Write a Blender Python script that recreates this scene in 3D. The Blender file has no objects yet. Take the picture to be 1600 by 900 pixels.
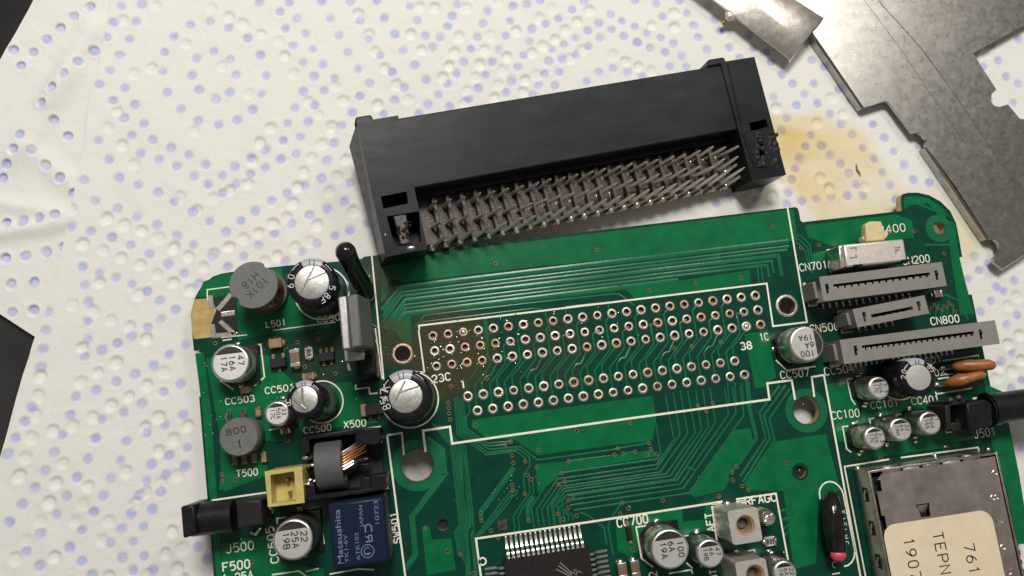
import bpy, math, random
import numpy as np
from mathutils import Vector, Matrix
from mathutils import noise as mnoise
random.seed(7)
rng = np.random.default_rng(7)
sc = bpy.context.scene
COL = sc.collection
R = math.radians
# 1 unit = 1 mm
sc.unit_settings.system = 'METRIC'
sc.unit_settings.scale_length = 0.001

# ------------------------------------------------------------------ camera
CAM_LOC = Vector((1.7081, -12.4352, 130.3625))
CAM_ROT = (0.1542, -0.0755, -0.1322)
FPX = 1223.18
cam_data = bpy.data.cameras.new('camera')
cam_data.sensor_width = 36.0
cam_data.lens = FPX / 1600 * 36.0
cam_data.clip_start = 1.0
cam_data.clip_end = 5000.0
cam = bpy.data.objects.new('camera', cam_data)
COL.objects.link(cam)
cam.location = CAM_LOC
cam.rotation_euler = CAM_ROT
sc.camera = cam

# ------------------------------------------------------------------ light
world = bpy.data.worlds.new('World')
sc.world = world
world.use_nodes = True
wn = world.node_tree.nodes
wl = world.node_tree.links
bg = wn['Background']
wtc = wn.new('ShaderNodeTexCoord')
wno = wn.new('ShaderNodeTexNoise'); wno.inputs['Scale'].default_value = 1.6; wno.inputs['Detail'].default_value = 2
wl.new(wtc.outputs['Generated'], wno.inputs['Vector'])
wr = wn.new('ShaderNodeValToRGB')
wr.color_ramp.elements[0].position = 0.35; wr.color_ramp.elements[0].color = (0.30, 0.28, 0.26, 1)
wr.color_ramp.elements[1].position = 0.65; wr.color_ramp.elements[1].color = (0.85, 0.82, 0.76, 1)
wl.new(wno.outputs['Fac'], wr.inputs['Fac'])
wl.new(wr.outputs['Color'], bg.inputs['Color'])
bg.inputs['Strength'].default_value = 0.31

def area_lamp(name, loc, target, size, power, color):
    l = bpy.data.lights.new(name, 'AREA')
    l.shape = 'DISK'; l.size = size; l.energy = power; l.color = color
    o = bpy.data.objects.new(name, l); COL.objects.link(o)
    o.location = loc
    d = Vector(target) - Vector(loc)
    o.rotation_euler = d.to_track_quat('-Z', 'Y').to_euler()
    return o
area_lamp('desk_lamp', (15, 225, 390), (10, 5, 0), 125, 1.45e6, (1.0, 0.965, 0.91))
area_lamp('room_lamp', (265, 250, 430), (30, 20, 0), 110, 0.42e6, (1.0, 0.93, 0.84))

vs = sc.view_settings
vs.view_transform = 'Standard'
vs.look = 'None'
vs.exposure = 0.25
vs.gamma = 1.0
vs.use_curve_mapping = False
sc.render.engine = 'CYCLES'
sc.cycles.max_bounces = 6

# ------------------------------------------------------------------ from photo pixel to a point on a plane of height z
CM = cam.rotation_euler.to_matrix()
def at(px, py, z=0.0):
    d = CM @ Vector(((px - 800) / FPX, -(py - 450) / FPX, -1.0))
    t = (z - CAM_LOC.z) / d.z
    return CAM_LOC + d * t
def xy(px, py, z=0.0):
    p = at(px, py, z)
    return (p.x, p.y)
def rpx(px, py, r, z=0.0):
    return (at(px + r, py, z) - at(px, py, z)).length
def tile(x0, y0, s, pts):
    return [(x0 + a / s, y0 + b / s) for a, b in pts]
def brd(pts, z=0.0):
    return [xy(a, b, z) for a, b in pts]

PAPER = -4.4
# ------------------------------------------------------------------ materials
def newmat(name):
    m = bpy.data.materials.new(name)
    m.use_nodes = True
    nt = m.node_tree
    return m, nt, nt.nodes['Principled BSDF']

def mat(name, col, rough=0.5, metal=0.0, ns=1.5, namt=0.15, rv=0.1, bump=0.0, bs=8.0, coat=0.0, spec=0.5, stretch=None):
    m, nt, p = newmat(name)
    N, L = nt.nodes, nt.links
    p.inputs['Metallic'].default_value = metal
    p.inputs['Coat Weight'].default_value = coat
    p.inputs['Coat Roughness'].default_value = 0.1
    p.inputs['Specular IOR Level'].default_value = spec
    tc = N.new('ShaderNodeTexCoord')
    vec = tc.outputs['Object']
    if stretch:
        mp = N.new('ShaderNodeMapping'); mp.inputs['Scale'].default_value = stretch
        L.new(vec, mp.inputs['Vector']); vec = mp.outputs['Vector']
    n = N.new('ShaderNodeTexNoise'); n.inputs['Scale'].default_value = ns; n.inputs['Detail'].default_value = 5
    n.inputs['Roughness'].default_value = 0.62
    L.new(vec, n.inputs['Vector'])
    r = N.new('ShaderNodeValToRGB')
    lo = [max(0, c * (1 - namt)) for c in col]; hi = [min(1, c * (1 + namt)) for c in col]
    r.color_ramp.elements[0].position = 0.3; r.color_ramp.elements[0].color = (*lo, 1)
    r.color_ramp.elements[1].position = 0.7; r.color_ramp.elements[1].color = (*hi, 1)
    L.new(n.outputs['Fac'], r.inputs['Fac'])
    L.new(r.outputs['Color'], p.inputs['Base Color'])
    mr = N.new('ShaderNodeMapRange')
    mr.inputs['To Min'].default_value = max(0.03, rough - rv); mr.inputs['To Max'].default_value = min(1, rough + rv)
    n2 = N.new('ShaderNodeTexNoise'); n2.inputs['Scale'].default_value = ns * 2.3; n2.inputs['Detail'].default_value = 4
    L.new(vec, n2.inputs['Vector'])
    L.new(n2.outputs['Fac'], mr.inputs['Value']); L.new(mr.outputs['Result'], p.inputs['Roughness'])
    if bump:
        b = N.new('ShaderNodeBump'); b.inputs['Strength'].default_value = 1.0; b.inputs['Distance'].default_value = bump
        n3 = N.new('ShaderNodeTexNoise'); n3.inputs['Scale'].default_value = bs; n3.inputs['Detail'].default_value = 6
        L.new(vec, n3.inputs['Vector'])
        L.new(n3.outputs['Fac'], b.inputs['Height']); L.new(b.outputs['Normal'], p.inputs['Normal'])
    return m

FLUX = [(at(698, 552), 10.0, 1.0), (at(585, 440), 5.0, 0.6), (at(612, 535), 5.5, 0.8), (at(500, 560), 6.5, 0.35), (at(870, 545), 7.5, 0.25), (at(682, 592), 5.0, 1.0)]
def mask_mat(name, col, rough=0.2, flux=True):
    """solder mask lacquer with brown burnt flux round the desoldered holes"""
    m, nt, p = newmat(name)
    N, L = nt.nodes, nt.links
    g = N.new('ShaderNodeNewGeometry')
    n = N.new('ShaderNodeTexNoise'); n.inputs['Scale'].default_value = 0.35; n.inputs['Detail'].default_value = 6
    L.new(g.outputs['Position'], n.inputs['Vector'])
    r = N.new('ShaderNodeValToRGB')
    r.color_ramp.elements[0].position = 0.3; r.color_ramp.elements[0].color = (*[c * 0.82 for c in col], 1)
    r.color_ramp.elements[1].position = 0.7; r.color_ramp.elements[1].color = (*[c * 1.15 for c in col], 1)
    L.new(n.outputs['Fac'], r.inputs['Fac'])
    out = r.outputs['Color']
    fac = None
    n2 = N.new('ShaderNodeTexNoise'); n2.inputs['Scale'].default_value = 1.9; n2.inputs['Detail'].default_value = 10; n2.inputs['Roughness'].default_value = 0.7
    L.new(g.outputs['Position'], n2.inputs['Vector'])
    for c, rad, amt in FLUX:
        d = N.new('ShaderNodeVectorMath'); d.operation = 'DISTANCE'
        L.new(g.outputs['Position'], d.inputs[0]); d.inputs[1].default_value = c
        mr = N.new('ShaderNodeMapRange'); mr.interpolation_type = 'SMOOTHSTEP'
        mr.inputs['From Min'].default_value = rad * 0.45; mr.inputs['From Max'].default_value = rad
        mr.inputs['To Min'].default_value = amt; mr.inputs['To Max'].default_value = 0
        L.new(d.outputs['Value'], mr.inputs['Value'])
        if fac is None: fac = mr.outputs['Result']
        else:
            mx = N.new('ShaderNodeMath'); mx.operation = 'MAXIMUM'
            L.new(fac, mx.inputs[0]); L.new(mr.outputs['Result'], mx.inputs[1]); fac = mx.outputs[0]
    thr = N.new('ShaderNodeMapRange'); thr.inputs['From Min'].default_value = 0.36; thr.inputs['From Max'].default_value = 0.55
    L.new(n2.outputs['Fac'], thr.inputs['Value'])
    ml = N.new('ShaderNodeMath'); ml.operation = 'MULTIPLY'
    L.new(fac, ml.inputs[0]); L.new(thr.outputs['Result'], ml.inputs[1])
    mix = N.new('ShaderNodeMix'); mix.data_type = 'RGBA'
    L.new(ml.outputs[0], mix.inputs['Factor']); L.new(out, mix.inputs['A'])
    mix.inputs['B'].default_value = (0.060, 0.047, 0.020, 1)
    L.new(mix.outputs['Result'], p.inputs['Base Color'])
    # tiny specks of dust and dried flux
    p.inputs['Specular IOR Level'].default_value = 0.27
    mr2 = N.new('ShaderNodeMapRange'); mr2.inputs['To Min'].default_value = rough - 0.07; mr2.inputs['To Max'].default_value = rough + 0.1
    L.new(n2.outputs['Fac'], mr2.inputs['Value']); L.new(mr2.outputs['Result'], p.inputs['Roughness'])
    b = N.new('ShaderNodeBump'); b.inputs['Distance'].default_value = 0.02; b.inputs['Strength'].default_value = 0.6
    L.new(n2.outputs['Fac'], b.inputs['Height']); L.new(b.outputs['Normal'], p.inputs['Normal'])
    return m

M = {}
M['mask'] = mask_mat('solder_mask_bare', (0.003, 0.046, 0.028))
M['pour'] = mask_mat('solder_mask_on_copper', (0.003, 0.128, 0.043))
M['trace'] = mask_mat('solder_mask_on_trace', (0.010, 0.125, 0.055), 0.2)
M['fr4'] = mat('bare_laminate', (0.42, 0.30, 0.11), 0.45, ns=0.8, namt=0.25)
M['silk'] = mat('silkscreen_ink', (0.80, 0.77, 0.64), 0.6, ns=3, namt=0.15)
M['solder'] = mat('solder', (0.72, 0.69, 0.64), 0.28, 1.0, ns=2.0, namt=0.2, rv=0.12, bump=0.015, bs=3)
M['pad'] = mat('tinned_pad', (0.58, 0.52, 0.44), 0.40, 0.85, ns=1.2, namt=0.35, rv=0.14, bump=0.04, bs=6)
M['viaring'] = mat('lacquered_via_ring', (0.20, 0.13, 0.06), 0.5, 0.4, ns=1.2, namt=0.4)
M['barrel'] = mat('burnt_hole_wall', (0.15, 0.10, 0.065), 0.6, 0.0, ns=2, namt=0.4)
M['brass'] = mat('bare_copper', (0.50, 0.30, 0.10), 0.35, 1.0, ns=2, namt=0.3)
M['copper'] = mat('copper_wire', (0.55, 0.26, 0.13), 0.28, 1.0, ns=2, namt=0.2)
M['steel'] = mat('tin_plated_steel', (0.62, 0.58, 0.53), 0.28, 1.0, ns=0.5, namt=0.18, rv=0.1, bump=0.02, bs=2)
M['can'] = mat('aluminium_can', (0.66, 0.66, 0.62), 0.34, 1.0, ns=1.0, namt=0.12, rv=0.1)
M['cantop'] = mat('lacquered_can_top', (0.60, 0.59, 0.56), 0.42, 0.55, ns=2.0, namt=0.08, rv=0.08)
M['canwhite'] = mat('bright_can_top', (0.74, 0.73, 0.70), 0.38, 0.35, ns=2.0, namt=0.06, rv=0.08)
M['ink'] = mat('black_print', (0.02, 0.018, 0.017), 0.5, ns=4, namt=0.4)
M['sleeve'] = mat('black_pvc_sleeve', (0.010, 0.010, 0.012), 0.26, ns=1.2, namt=0.3, bump=0.01, bs=3, spec=0.28)
M['stripe'] = mat('grey_sleeve_stripe', (0.36, 0.37, 0.42), 0.36, ns=1.5, namt=0.1)
M['sprint'] = mat('pale_sleeve_print', (0.58, 0.58, 0.60), 0.5, ns=3, namt=0.1)
M['plastic'] = mat('black_plastic', (0.011, 0.011, 0.012), 0.34, ns=0.6, namt=0.35, rv=0.12, bump=0.012, bs=4, spec=0.22)
M['moulded'] = mat('scuffed_black_moulding', (0.012, 0.014, 0.017), 0.36, ns=0.16, namt=0.5, rv=0.13, bump=0.005, bs=4.0, stretch=(0.6, 1.6, 1), spec=0.16)
M['fluxed'] = mat('flux_browned_plastic', (0.055, 0.038, 0.026), 0.45, ns=0.8, namt=0.6, rv=0.2, bump=0.05, bs=3)
M['ferrite'] = mat('grey_ferrite', (0.075, 0.075, 0.078), 0.62, ns=2.5, namt=0.18, bump=0.03, bs=6)
M['ferritetop'] = mat('ferrite_face', (0.13, 0.13, 0.125), 0.6, ns=2.5, namt=0.2, bump=0.03, bs=6)
M['grey'] = mat('grey_nylon', (0.21, 0.20, 0.185), 0.5, ns=0.9, namt=0.08, rv=0.08, bump=0.015, bs=5)
M['cream'] = mat('cream_plastic', (0.60, 0.49, 0.27), 0.5, ns=1.2, namt=0.1)
M['yellow'] = mat('yellowed_nylon', (0.50, 0.41, 0.14), 0.42, ns=0.8, namt=0.12, bump=0.02, bs=3)
M['blue'] = mat('dark_blue_plastic', (0.007, 0.014, 0.034), 0.4, spec=0.18, ns=0.7, namt=0.15, bump=0.015, bs=4)
M['blueprint'] = mat('faded_blue_print', (0.12, 0.175, 0.29), 0.5, ns=3, namt=0.25)
M['brown'] = mat('brown_ceramic', (0.17, 0.105, 0.07), 0.45, ns=2.5, namt=0.2)
M['tan'] = mat('tan_ceramic', (0.30, 0.19, 0.11), 0.5, ns=2.5, namt=0.2)
M['dipped'] = mat('orange_brown_dip', (0.30, 0.115, 0.030), 0.36, ns=0.7, namt=0.25, bump=0.06, bs=1.2)
M['epoxy'] = mat('black_epoxy', (0.018, 0.016, 0.016), 0.40, spec=0.25, ns=1.5, namt=0.25, bump=0.02, bs=8)
M['gloss'] = mat('glossy_black_resin', (0.010, 0.008, 0.008), 0.12, ns=0.7, namt=0.4, coat=0.25, spec=0.35, bump=0.08, bs=1.0)
M['pink'] = mat('pink_paint', (0.66, 0.055, 0.11), 0.4, ns=1.5, namt=0.15)
M['greyprint'] = mat('grey_laser_mark', (0.20, 0.19, 0.185), 0.5, ns=3, namt=0.2)
M['label'] = mat('beige_paper_label', (0.69, 0.595, 0.425), 0.55, ns=0.5, namt=0.05, rv=0.05, bump=0.008, bs=6)
M['cover'] = mat('dull_tinned_cover', (0.58, 0.50, 0.475), 0.38, 1.0, ns=0.25, namt=0.22, rv=0.1, bump=0.03, bs=0.5)
M['sidecover'] = mat('tinned_side_wall', (0.50, 0.49, 0.42), 0.32, 1.0, ns=0.5, namt=0.25, rv=0.1, bump=0.03, bs=1)
M['satin'] = mat('satin_shield', (0.72, 0.68, 0.62), 0.42, 0.75, ns=1.2, namt=0.1, rv=0.08, bump=0.012, bs=4)
M['heat'] = mat('grey_metal_tab', (0.46, 0.45, 0.44), 0.4, 0.8, ns=1.5, namt=0.2, bump=0.02, bs=6)
M['heatface'] = mat('grey_epoxy_face', (0.115, 0.115, 0.12), 0.5, ns=1.5, namt=0.15, bump=0.02, bs=6)
M['white'] = mat('white_ceramic', (0.55, 0.52, 0.44), 0.5, ns=3, namt=0.15)
M['crust'] = mat('burnt_flux_crust', (0.014, 0.011, 0.009), 0.5, spec=0.3, ns=1.5, namt=0.5, rv=0.18, bump=0.12, bs=2.5)
M['pinmetal'] = mat('tinned_pin', (0.80, 0.74, 0.67), 0.24, 0.75, ns=0.8, namt=0.3, rv=0.12)
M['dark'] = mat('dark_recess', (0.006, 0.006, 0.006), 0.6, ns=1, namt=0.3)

# ------------------------------------------------------------------ mesh collector
class MB:
    def __init__(s):
        s.v, s.f, s.m = [], [], []
        s.T = Matrix.Identity(4)
    def add(s, vs_, fs, m=0):
        o = len(s.v)
        s.v += [tuple(s.T @ Vector(p)) for p in vs_]
        s.f += [tuple(i + o for i in f) for f in fs]
        s.m += [m] * len(fs)
        return s
    def box(s, c, d, rz=0.0, m=0, top=(1, 1)):
        x, y, z = d[0] / 2, d[1] / 2, d[2] / 2
        cs, sn = math.cos(rz), math.sin(rz)
        vs_ = []
        for k, sz in ((0, -1), (1, 1)):
            tx, ty = (top if k else (1, 1))
            for a, b in ((-1, -1), (1, -1), (1, 1), (-1, 1)):
                px, py = a * x * tx, b * y * ty
                vs_.append((c[0] + px * cs - py * sn, c[1] + px * sn + py * cs, c[2] + sz * z))
        return s.add(vs_, [(3, 2, 1, 0), (4, 5, 6, 7), (0, 1, 5, 4), (1, 2, 6, 5), (2, 3, 7, 6), (3, 0, 4, 7)], m)
    def prism(s, pts, z0, z1, m=0, pts2=None):
        a = sum(pts[i][0] * pts[(i + 1) % len(pts)][1] - pts[(i + 1) % len(pts)][0] * pts[i][1] for i in range(len(pts)))
        if a < 0:
            pts = pts[::-1]; pts2 = pts2[::-1] if pts2 else None
        n = len(pts); p2 = pts2 or pts
        vs_ = [(p[0], p[1], z0) for p in pts] + [(p[0], p[1], z1) for p in p2]
        fs = [tuple(range(n - 1, -1, -1)), tuple(range(n, 2 * n))] + [(i, (i + 1) % n, n + (i + 1) % n, n + i) for i in range(n)]
        return s.add(vs_, fs, m)
    def lathe(s, prof, n=28, m=0, a0=0.0, a1=None, cap=True, c=(0, 0)):
        full = a1 is None
        k = n if full else n + 1
        span = 2 * math.pi if full else a1 - a0
        vs_, fs = [], []
        for r_, z in prof:
            for i in range(k):
                a = a0 + span * i / n
                vs_.append((c[0] + r_ * math.cos(a), c[1] + r_ * math.sin(a), z))
        for j in range(len(prof) - 1):
            for i in range(n):
                i2 = (i + 1) % k if full else i + 1
                fs.append((j * k + i, j * k + i2, (j + 1) * k + i2, (j + 1) * k + i))
        if cap and full:
            if prof[0][0] > 1e-6: fs.append(tuple(range(n - 1, -1, -1)))
            if prof[-1][0] > 1e-6:
                b = (len(prof) - 1) * k
                fs.append(tuple(range(b, b + n)))
        return s.add(vs_, fs, m)
    def tube(s, pts, rad, n=10, m=0):
        pts = [Vector(p) for p in pts]
        if not hasattr(rad, '__len__'): rad = [rad] * len(pts)
        vs_, fs = [], []
        ref = None
        for i, p in enumerate(pts):
            t = (pts[min(i + 1, len(pts) - 1)] - pts[max(i - 1, 0)]).normalized()
            if ref is None:
                ref = Vector((0, 0, 1)) if abs(t.z) < 0.9 else Vector((1, 0, 0))
            u = t.cross(ref).normalized(); w = u.cross(t).normalized(); ref = w
            for k in range(n):
                a = 2 * math.pi * k / n
                vs_.append(p + u * (rad[i] * math.cos(a)) + w * (rad[i] * math.sin(a)))
        for i in range(len(pts) - 1):
            for k in range(n):
                k2 = (k + 1) % n
                fs.append((i * n + k, i * n + k2, (i + 1) * n + k2, (i + 1) * n + k))
        fs.append(tuple(range(n - 1, -1, -1)))
        b = (len(pts) - 1) * n
        fs.append(tuple(range(b, b + n)))
        return s.add(vs_, fs, m)
    def ball(s, c, r, n=12, k=7, m=0, sc=(1, 1, 1), z0=-90):
        prof = []
        for j in range(k + 1):
            a = R(z0 + (90 - z0) * j / k)
            prof.append((max(r * math.cos(a), 0.0 if j in (0, k) and abs(math.cos(a)) < 1e-3 else 1e-4), r * math.sin(a)))
        T = s.T
        s.T = T @ Matrix.Translation(c) @ Matrix.Diagonal((*sc, 1))
        s.lathe(prof, n, m); s.T = T
        return s
    def ribbon(s, pts, w, z, m=0, relief=0.0, closed=False, slope=1.2):
        """flat strip along pts with mitred corners; relief > 0 gives sloping edges of that height"""
        P = [Vector(p).to_2d() if len(p) > 2 else Vector(p) for p in pts]
        n = len(P)
        def off(i, d):
            if closed:
                a, b = P[i - 1], P[(i + 1) % n]
                t0 = (P[i] - a).normalized(); t1 = (b - P[i]).normalized()
            else:
                t0 = (P[i] - P[i - 1]).normalized() if i else None
                t1 = (P[i + 1] - P[i]).normalized() if i < n - 1 else None
                t0 = t0 or t1; t1 = t1 or t0
            n0 = Vector((-t0.y, t0.x)); n1 = Vector((-t1.y, t1.x))
            mm = n0 + n1
            if mm.length < 1e-5: mm = n0
            mm.normalize()
            c_ = max(mm.dot(n0), 0.45)
            return P[i] + mm * (d / c_)
        vs_, fs = [], []
        if relief:
            e_ = relief * slope
            cols = ((-w / 2 - e_, z), (-w / 2, z + relief), (w / 2, z + relief), (w / 2 + e_, z))
        else:
            cols = ((-w / 2, z), (w / 2, z))
        k = len(cols)
        for i in range(n):
            for d, zz in cols:
                q = off(i, d); vs_.append((q.x, q.y, zz))
        for i in range(n if closed else n - 1):
            i2 = (i + 1) % n
            for j in range(k - 1):
                fs.append((i * k + j + 1, i * k + j, i2 * k + j, i2 * k + j + 1))
        return s.add(vs_, fs, m)

def obj(name, mb, mats, parent=None, loc=None, rot=None, bevel=0.0, seg=2, label=None, smooth=38, kind=None, mw=None):
    me = bpy.data.meshes.new(name)
    me.from_pydata(mb.v, [], mb.f)
    if not isinstance(mats, (list, tuple)): mats = [mats]
    for m in mats: me.materials.append(m)
    if len(mats) > 1: me.polygons.foreach_set('material_index', mb.m)
    me.polygons.foreach_set('use_smooth', [True] * len(me.polygons))
    me.update()
    me.set_sharp_from_angle(angle=R(smooth))
    return link(name, me, parent, loc, rot, bevel, seg, label, kind, mw)

def link(name, me, parent=None, loc=None, rot=None, bevel=0.0, seg=2, label=None, kind=None, mw=None):
    o = bpy.data.objects.new(name, me); COL.objects.link(o)
    if parent is not None:
        o.parent = parent
    if mw is not None: o.matrix_basis = mw
    if loc is not None: o.location = loc
    if rot is not None: o.rotation_euler = rot
    if bevel:
        b = o.modifiers.new('bevel', 'BEVEL'); b.width = bevel; b.segments = seg; b.limit_method = 'ANGLE'; b.angle_limit = R(40)
        b.harden_normals = False
    if label: o['label'] = label
    if kind: o['kind'] = kind
    return o

def copy(o, parent, loc=None):
    c = o.copy(); COL.objects.link(c); c.parent = parent
    if loc is not None: c.location = loc
    return c

def thing(name, loc, label, cat, group=None):
    o = bpy.data.objects.new(name, None); COL.objects.link(o)
    o.empty_display_size = 3
    o.location = loc
    o['label'] = label; o['category'] = cat
    if group: o['group'] = group
    return o
def tag(o, label, cat, group=None):
    o['label'] = label; o['category'] = cat
    if group: o['group'] = group
    return o

def plate_mesh(name, loops, z0, z1, bevel=0.0):
    """outline with holes, extruded"""
    cu = bpy.data.curves.new(name, 'CURVE'); cu.dimensions = '2D'; cu.fill_mode = 'BOTH'
    cu.extrude = (z1 - z0) / 2
    for lp in loops:
        sp = cu.splines.new('POLY'); sp.points.add(len(lp) - 1)
        for i, p in enumerate(lp): sp.points[i].co = (p[0], p[1], 0, 1)
        sp.use_cyclic_u = True
    t = bpy.data.objects.new(name, cu); COL.objects.link(t)
    dg = bpy.context.evaluated_depsgraph_get()
    me = bpy.data.meshes.new_from_object(t.evaluated_get(dg))
    me.transform(Matrix.Translation((0, 0, (z0 + z1) / 2)))
    COL.objects.unlink(t); bpy.data.objects.remove(t); bpy.data.curves.remove(cu)
    me.name = name
    return me
def circ(c, r, n=16):
    return [(c[0] + r * math.cos(2 * math.pi * i / n), c[1] + r * math.sin(2 * math.pi * i / n)) for i in range(n)]

# ------------------------------------------------------------------ stroke lettering
def arc(cx, cy, rx, ry, a0, a1, n=8):
    return [(cx + rx * math.cos(R(a0 + (a1 - a0) * i / n)), cy + ry * math.sin(R(a0 + (a1 - a0) * i / n))) for i in range(n + 1)]
G = {
 'A': [[(0, 0), (2, 6), (4, 0)], [(0.8, 2.1), (3.2, 2.1)]],
 'B': [[(0, 0), (0, 6), (2.6, 6), (3.6, 5.2), (3.6, 4), (2.6, 3.2), (0, 3.2)], [(2.6, 3.2), (4, 2.2), (4, 1), (2.8, 0), (0, 0)]],
 'C': [[(4, 4.8)] + arc(2.1, 4, 2.0, 2, 30, 180, 6) + arc(2.1, 2, 2.0, 2, 180, 330, 6)],
 'E': [[(4, 6), (0, 6), (0, 0), (4, 0)], [(0, 3.1), (3, 3.1)]],
 'F': [[(4, 6), (0, 6), (0, 0)], [(0, 3.1), (3, 3.1)]],
 'G': [[(4, 4.8)] + arc(2.1, 4, 2.0, 2, 30, 180, 6) + arc(2.1, 2, 2.0, 2, 180, 350, 6) + [(4.05, 2.8), (2.4, 2.8)]],
 'H': [[(0, 0), (0, 6)], [(4, 0), (4, 6)], [(0, 3), (4, 3)]],
 'I': [[(2, 0), (2, 6)]],
 'J': [[(3.4, 6), (3.4, 1.7)] + arc(1.8, 1.6, 1.6, 1.6, 0, -160, 6)],
 'K': [[(0, 0), (0, 6)], [(4, 6), (0, 2.4)], [(1.4, 3.6), (4, 0)]],
 'L': [[(0.3, 6), (0.3, 0), (4, 0)]],
 'M': [[(0, 0), (0, 6), (2, 2.5), (4, 6), (4, 0)]],
 'N': [[(0, 0), (0, 6), (4, 0), (4, 6)]],
 'O': [arc(2, 4, 2, 2, 0, 180, 8) + arc(2, 2, 2, 2, 180, 360, 8) + [(4, 4)]],
 'P': [[(0, 0), (0, 6), (2.8, 6), (4, 5), (4, 3.8), (2.8, 2.8), (0, 2.8)]],
 'R': [[(0, 0), (0, 6), (2.8, 6), (4, 5), (4, 3.9), (2.8, 3), (0, 3)], [(2, 3), (4, 0)]],
 'S': [[(3.9, 4.9), (3.2, 5.8), (2, 6), (0.7, 5.7), (0.2, 4.6), (0.8, 3.5), (3.2, 2.6), (3.9, 1.5), (3.3, 0.4), (2, 0), (0.7, 0.3), (0, 1.2)]],
 'T': [[(0, 6), (4, 6)], [(2, 6), (2, 0)]],
 'U': [[(0, 6), (0, 2)] + arc(2, 2, 2, 2, 180, 360, 8) + [(4, 6)]],
 'V': [[(0, 6), (2, 0), (4, 6)]],
 'W': [[(0, 6), (1, 0), (2, 4), (3, 0), (4, 6)]],
 'X': [[(0, 0), (4, 6)], [(0, 6), (4, 0)]],
 '0': [arc(2, 4.1, 1.75, 1.9, 0, 180, 8) + arc(2, 1.9, 1.75, 1.9, 180, 360, 8) + [(3.75, 4.1)]],
 '1': [[(1, 4.9), (2.2, 6), (2.2, 0)]],
 '2': [arc(2, 4.2, 1.9, 1.8, 170, -30, 8) + [(0, 0), (4, 0)]],
 '3': [[(0.2, 5.4)] + arc(1.9, 4.5, 1.7, 1.5, 110, -80, 7) + arc(1.9, 1.6, 2.0, 1.6, 80, -130, 8) + [(0, 0.8)]],
 '4': [[(3, 0), (3, 6), (0, 1.8), (4.1, 1.8)]],
 '5': [[(3.7, 6), (0.6, 6), (0.3, 3.3)] + arc(1.9, 1.95, 2.0, 1.95, 110, -130, 9)],
 '6': [[(3.3, 5.8), (1.6, 4.6), (0.4, 3)] + arc(2.1, 1.8, 1.85, 1.8, 160, -200, 12)],
 '7': [[(0, 6), (4, 6), (1.5, 0)]],
 '8': [arc(2, 4.5, 1.6, 1.5, -90, 270, 10), arc(2, 1.5, 1.95, 1.5, 90, 450, 10)],
 '9': [[(0.7, 0.2), (2.4, 1.4), (3.6, 3)] + arc(1.9, 4.2, 1.85, 1.8, -20, 340, 12)],
 '-': [[(0.6, 3), (3.4, 3)]],
 '.': [[(1.8, 0.2), (2.2, 0.2)]],
 'a': [arc(1.8, 1.8, 1.6, 1.8, 40, 320, 9), [(3.5, 3.7), (3.5, 0)]],
 't': [[(1.6, 5.5), (1.6, 0.8), (2.4, 0), (3.2, 0.1)], [(0.4, 3.8), (3.2, 3.8)]],
 's': [[(3.2, 3.2), (2, 3.8), (0.7, 3.2), (0.9, 2.3), (2.8, 1.6), (3.2, 0.7), (2, 0), (0.5, 0.5)]],
 'u': [[(0.3, 3.8), (0.3, 1.4), (1.2, 0.1), (2.4, 0.2), (3.4, 1.4)], [(3.4, 3.8), (3.4, 0)]],
 'h': [[(0.3, 0), (0.3, 6)], [(0.3, 2.4), (1.4, 3.7), (2.6, 3.7), (3.4, 2.8), (3.4, 0)]],
 'i': [[(1.8, 0), (1.8, 3.8)], [(1.8, 5.0), (1.8, 5.5)]],
}
def text_width(s_, h, adv=1.34):
    return (len(s_) - 1) * h * (4 / 6) * adv + h * 4 / 6 if s_ else 0
def font_print(name, s_, h, pos, ang, z, length, m, parent, bold=0.0):
    """flat lettering in the plain built-in face, h tall and length long"""
    cu = bpy.data.curves.new(name, 'FONT'); cu.body = s_; cu.size = h / 0.72; cu.offset = bold; cu.resolution_u = 3
    t = bpy.data.objects.new(name, cu); COL.objects.link(t)
    me = bpy.data.meshes.new_from_object(t.evaluated_get(bpy.context.evaluated_depsgraph_get()))
    COL.objects.unlink(t); bpy.data.objects.remove(t); bpy.data.curves.remove(cu)
    xs = [v.co.x for v in me.vertices]
    k = length / (max(xs) - min(xs))
    me.transform(Matrix.Translation((pos[0], pos[1], z)) @ Matrix.Rotation(ang, 4, 'Z') @ Matrix.Diagonal((k, 1, 1, 1)) @ Matrix.Translation((-min(xs), 0, 0)))
    me.materials.append(m); me.name = name
    return link(name, me, parent)
def strokes(mb, s_, h, lw, ox=0, oy=0, ang=0.0, z=0.0, wide=1.0, adv=1.34, m=0, lift=0.002, relief=0.0):
    """lettering with its lower left corner at ox, oy, read along ang"""
    k = h / 6; cs, sn = math.cos(ang), math.sin(ang); q = 0
    for i, ch in enumerate(s_):
        for st in G.get(ch, []):
            pts = []
            for x, y in st:
                X = (x * wide + i * 4 * adv * wide) * k; Y = y * k
                pts.append((ox + X * cs - Y * sn, oy + X * sn + Y * cs))
            mb.ribbon(pts, lw, z + lift * (q % 3), m, relief); q += 1
    return mb

# ------------------------------------------------------------------ the table and the kitchen paper on it
tm = mat('black_glossy_table', (0.025, 0.025, 0.026), 0.16, ns=0.05, namt=0.4, rv=0.06, coat=0.4)
b = MB(); b.box((0, 0, PAPER - 5.4), (900, 800, 6))
link_table = obj('tabletop', b, tm, kind='structure')

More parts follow.
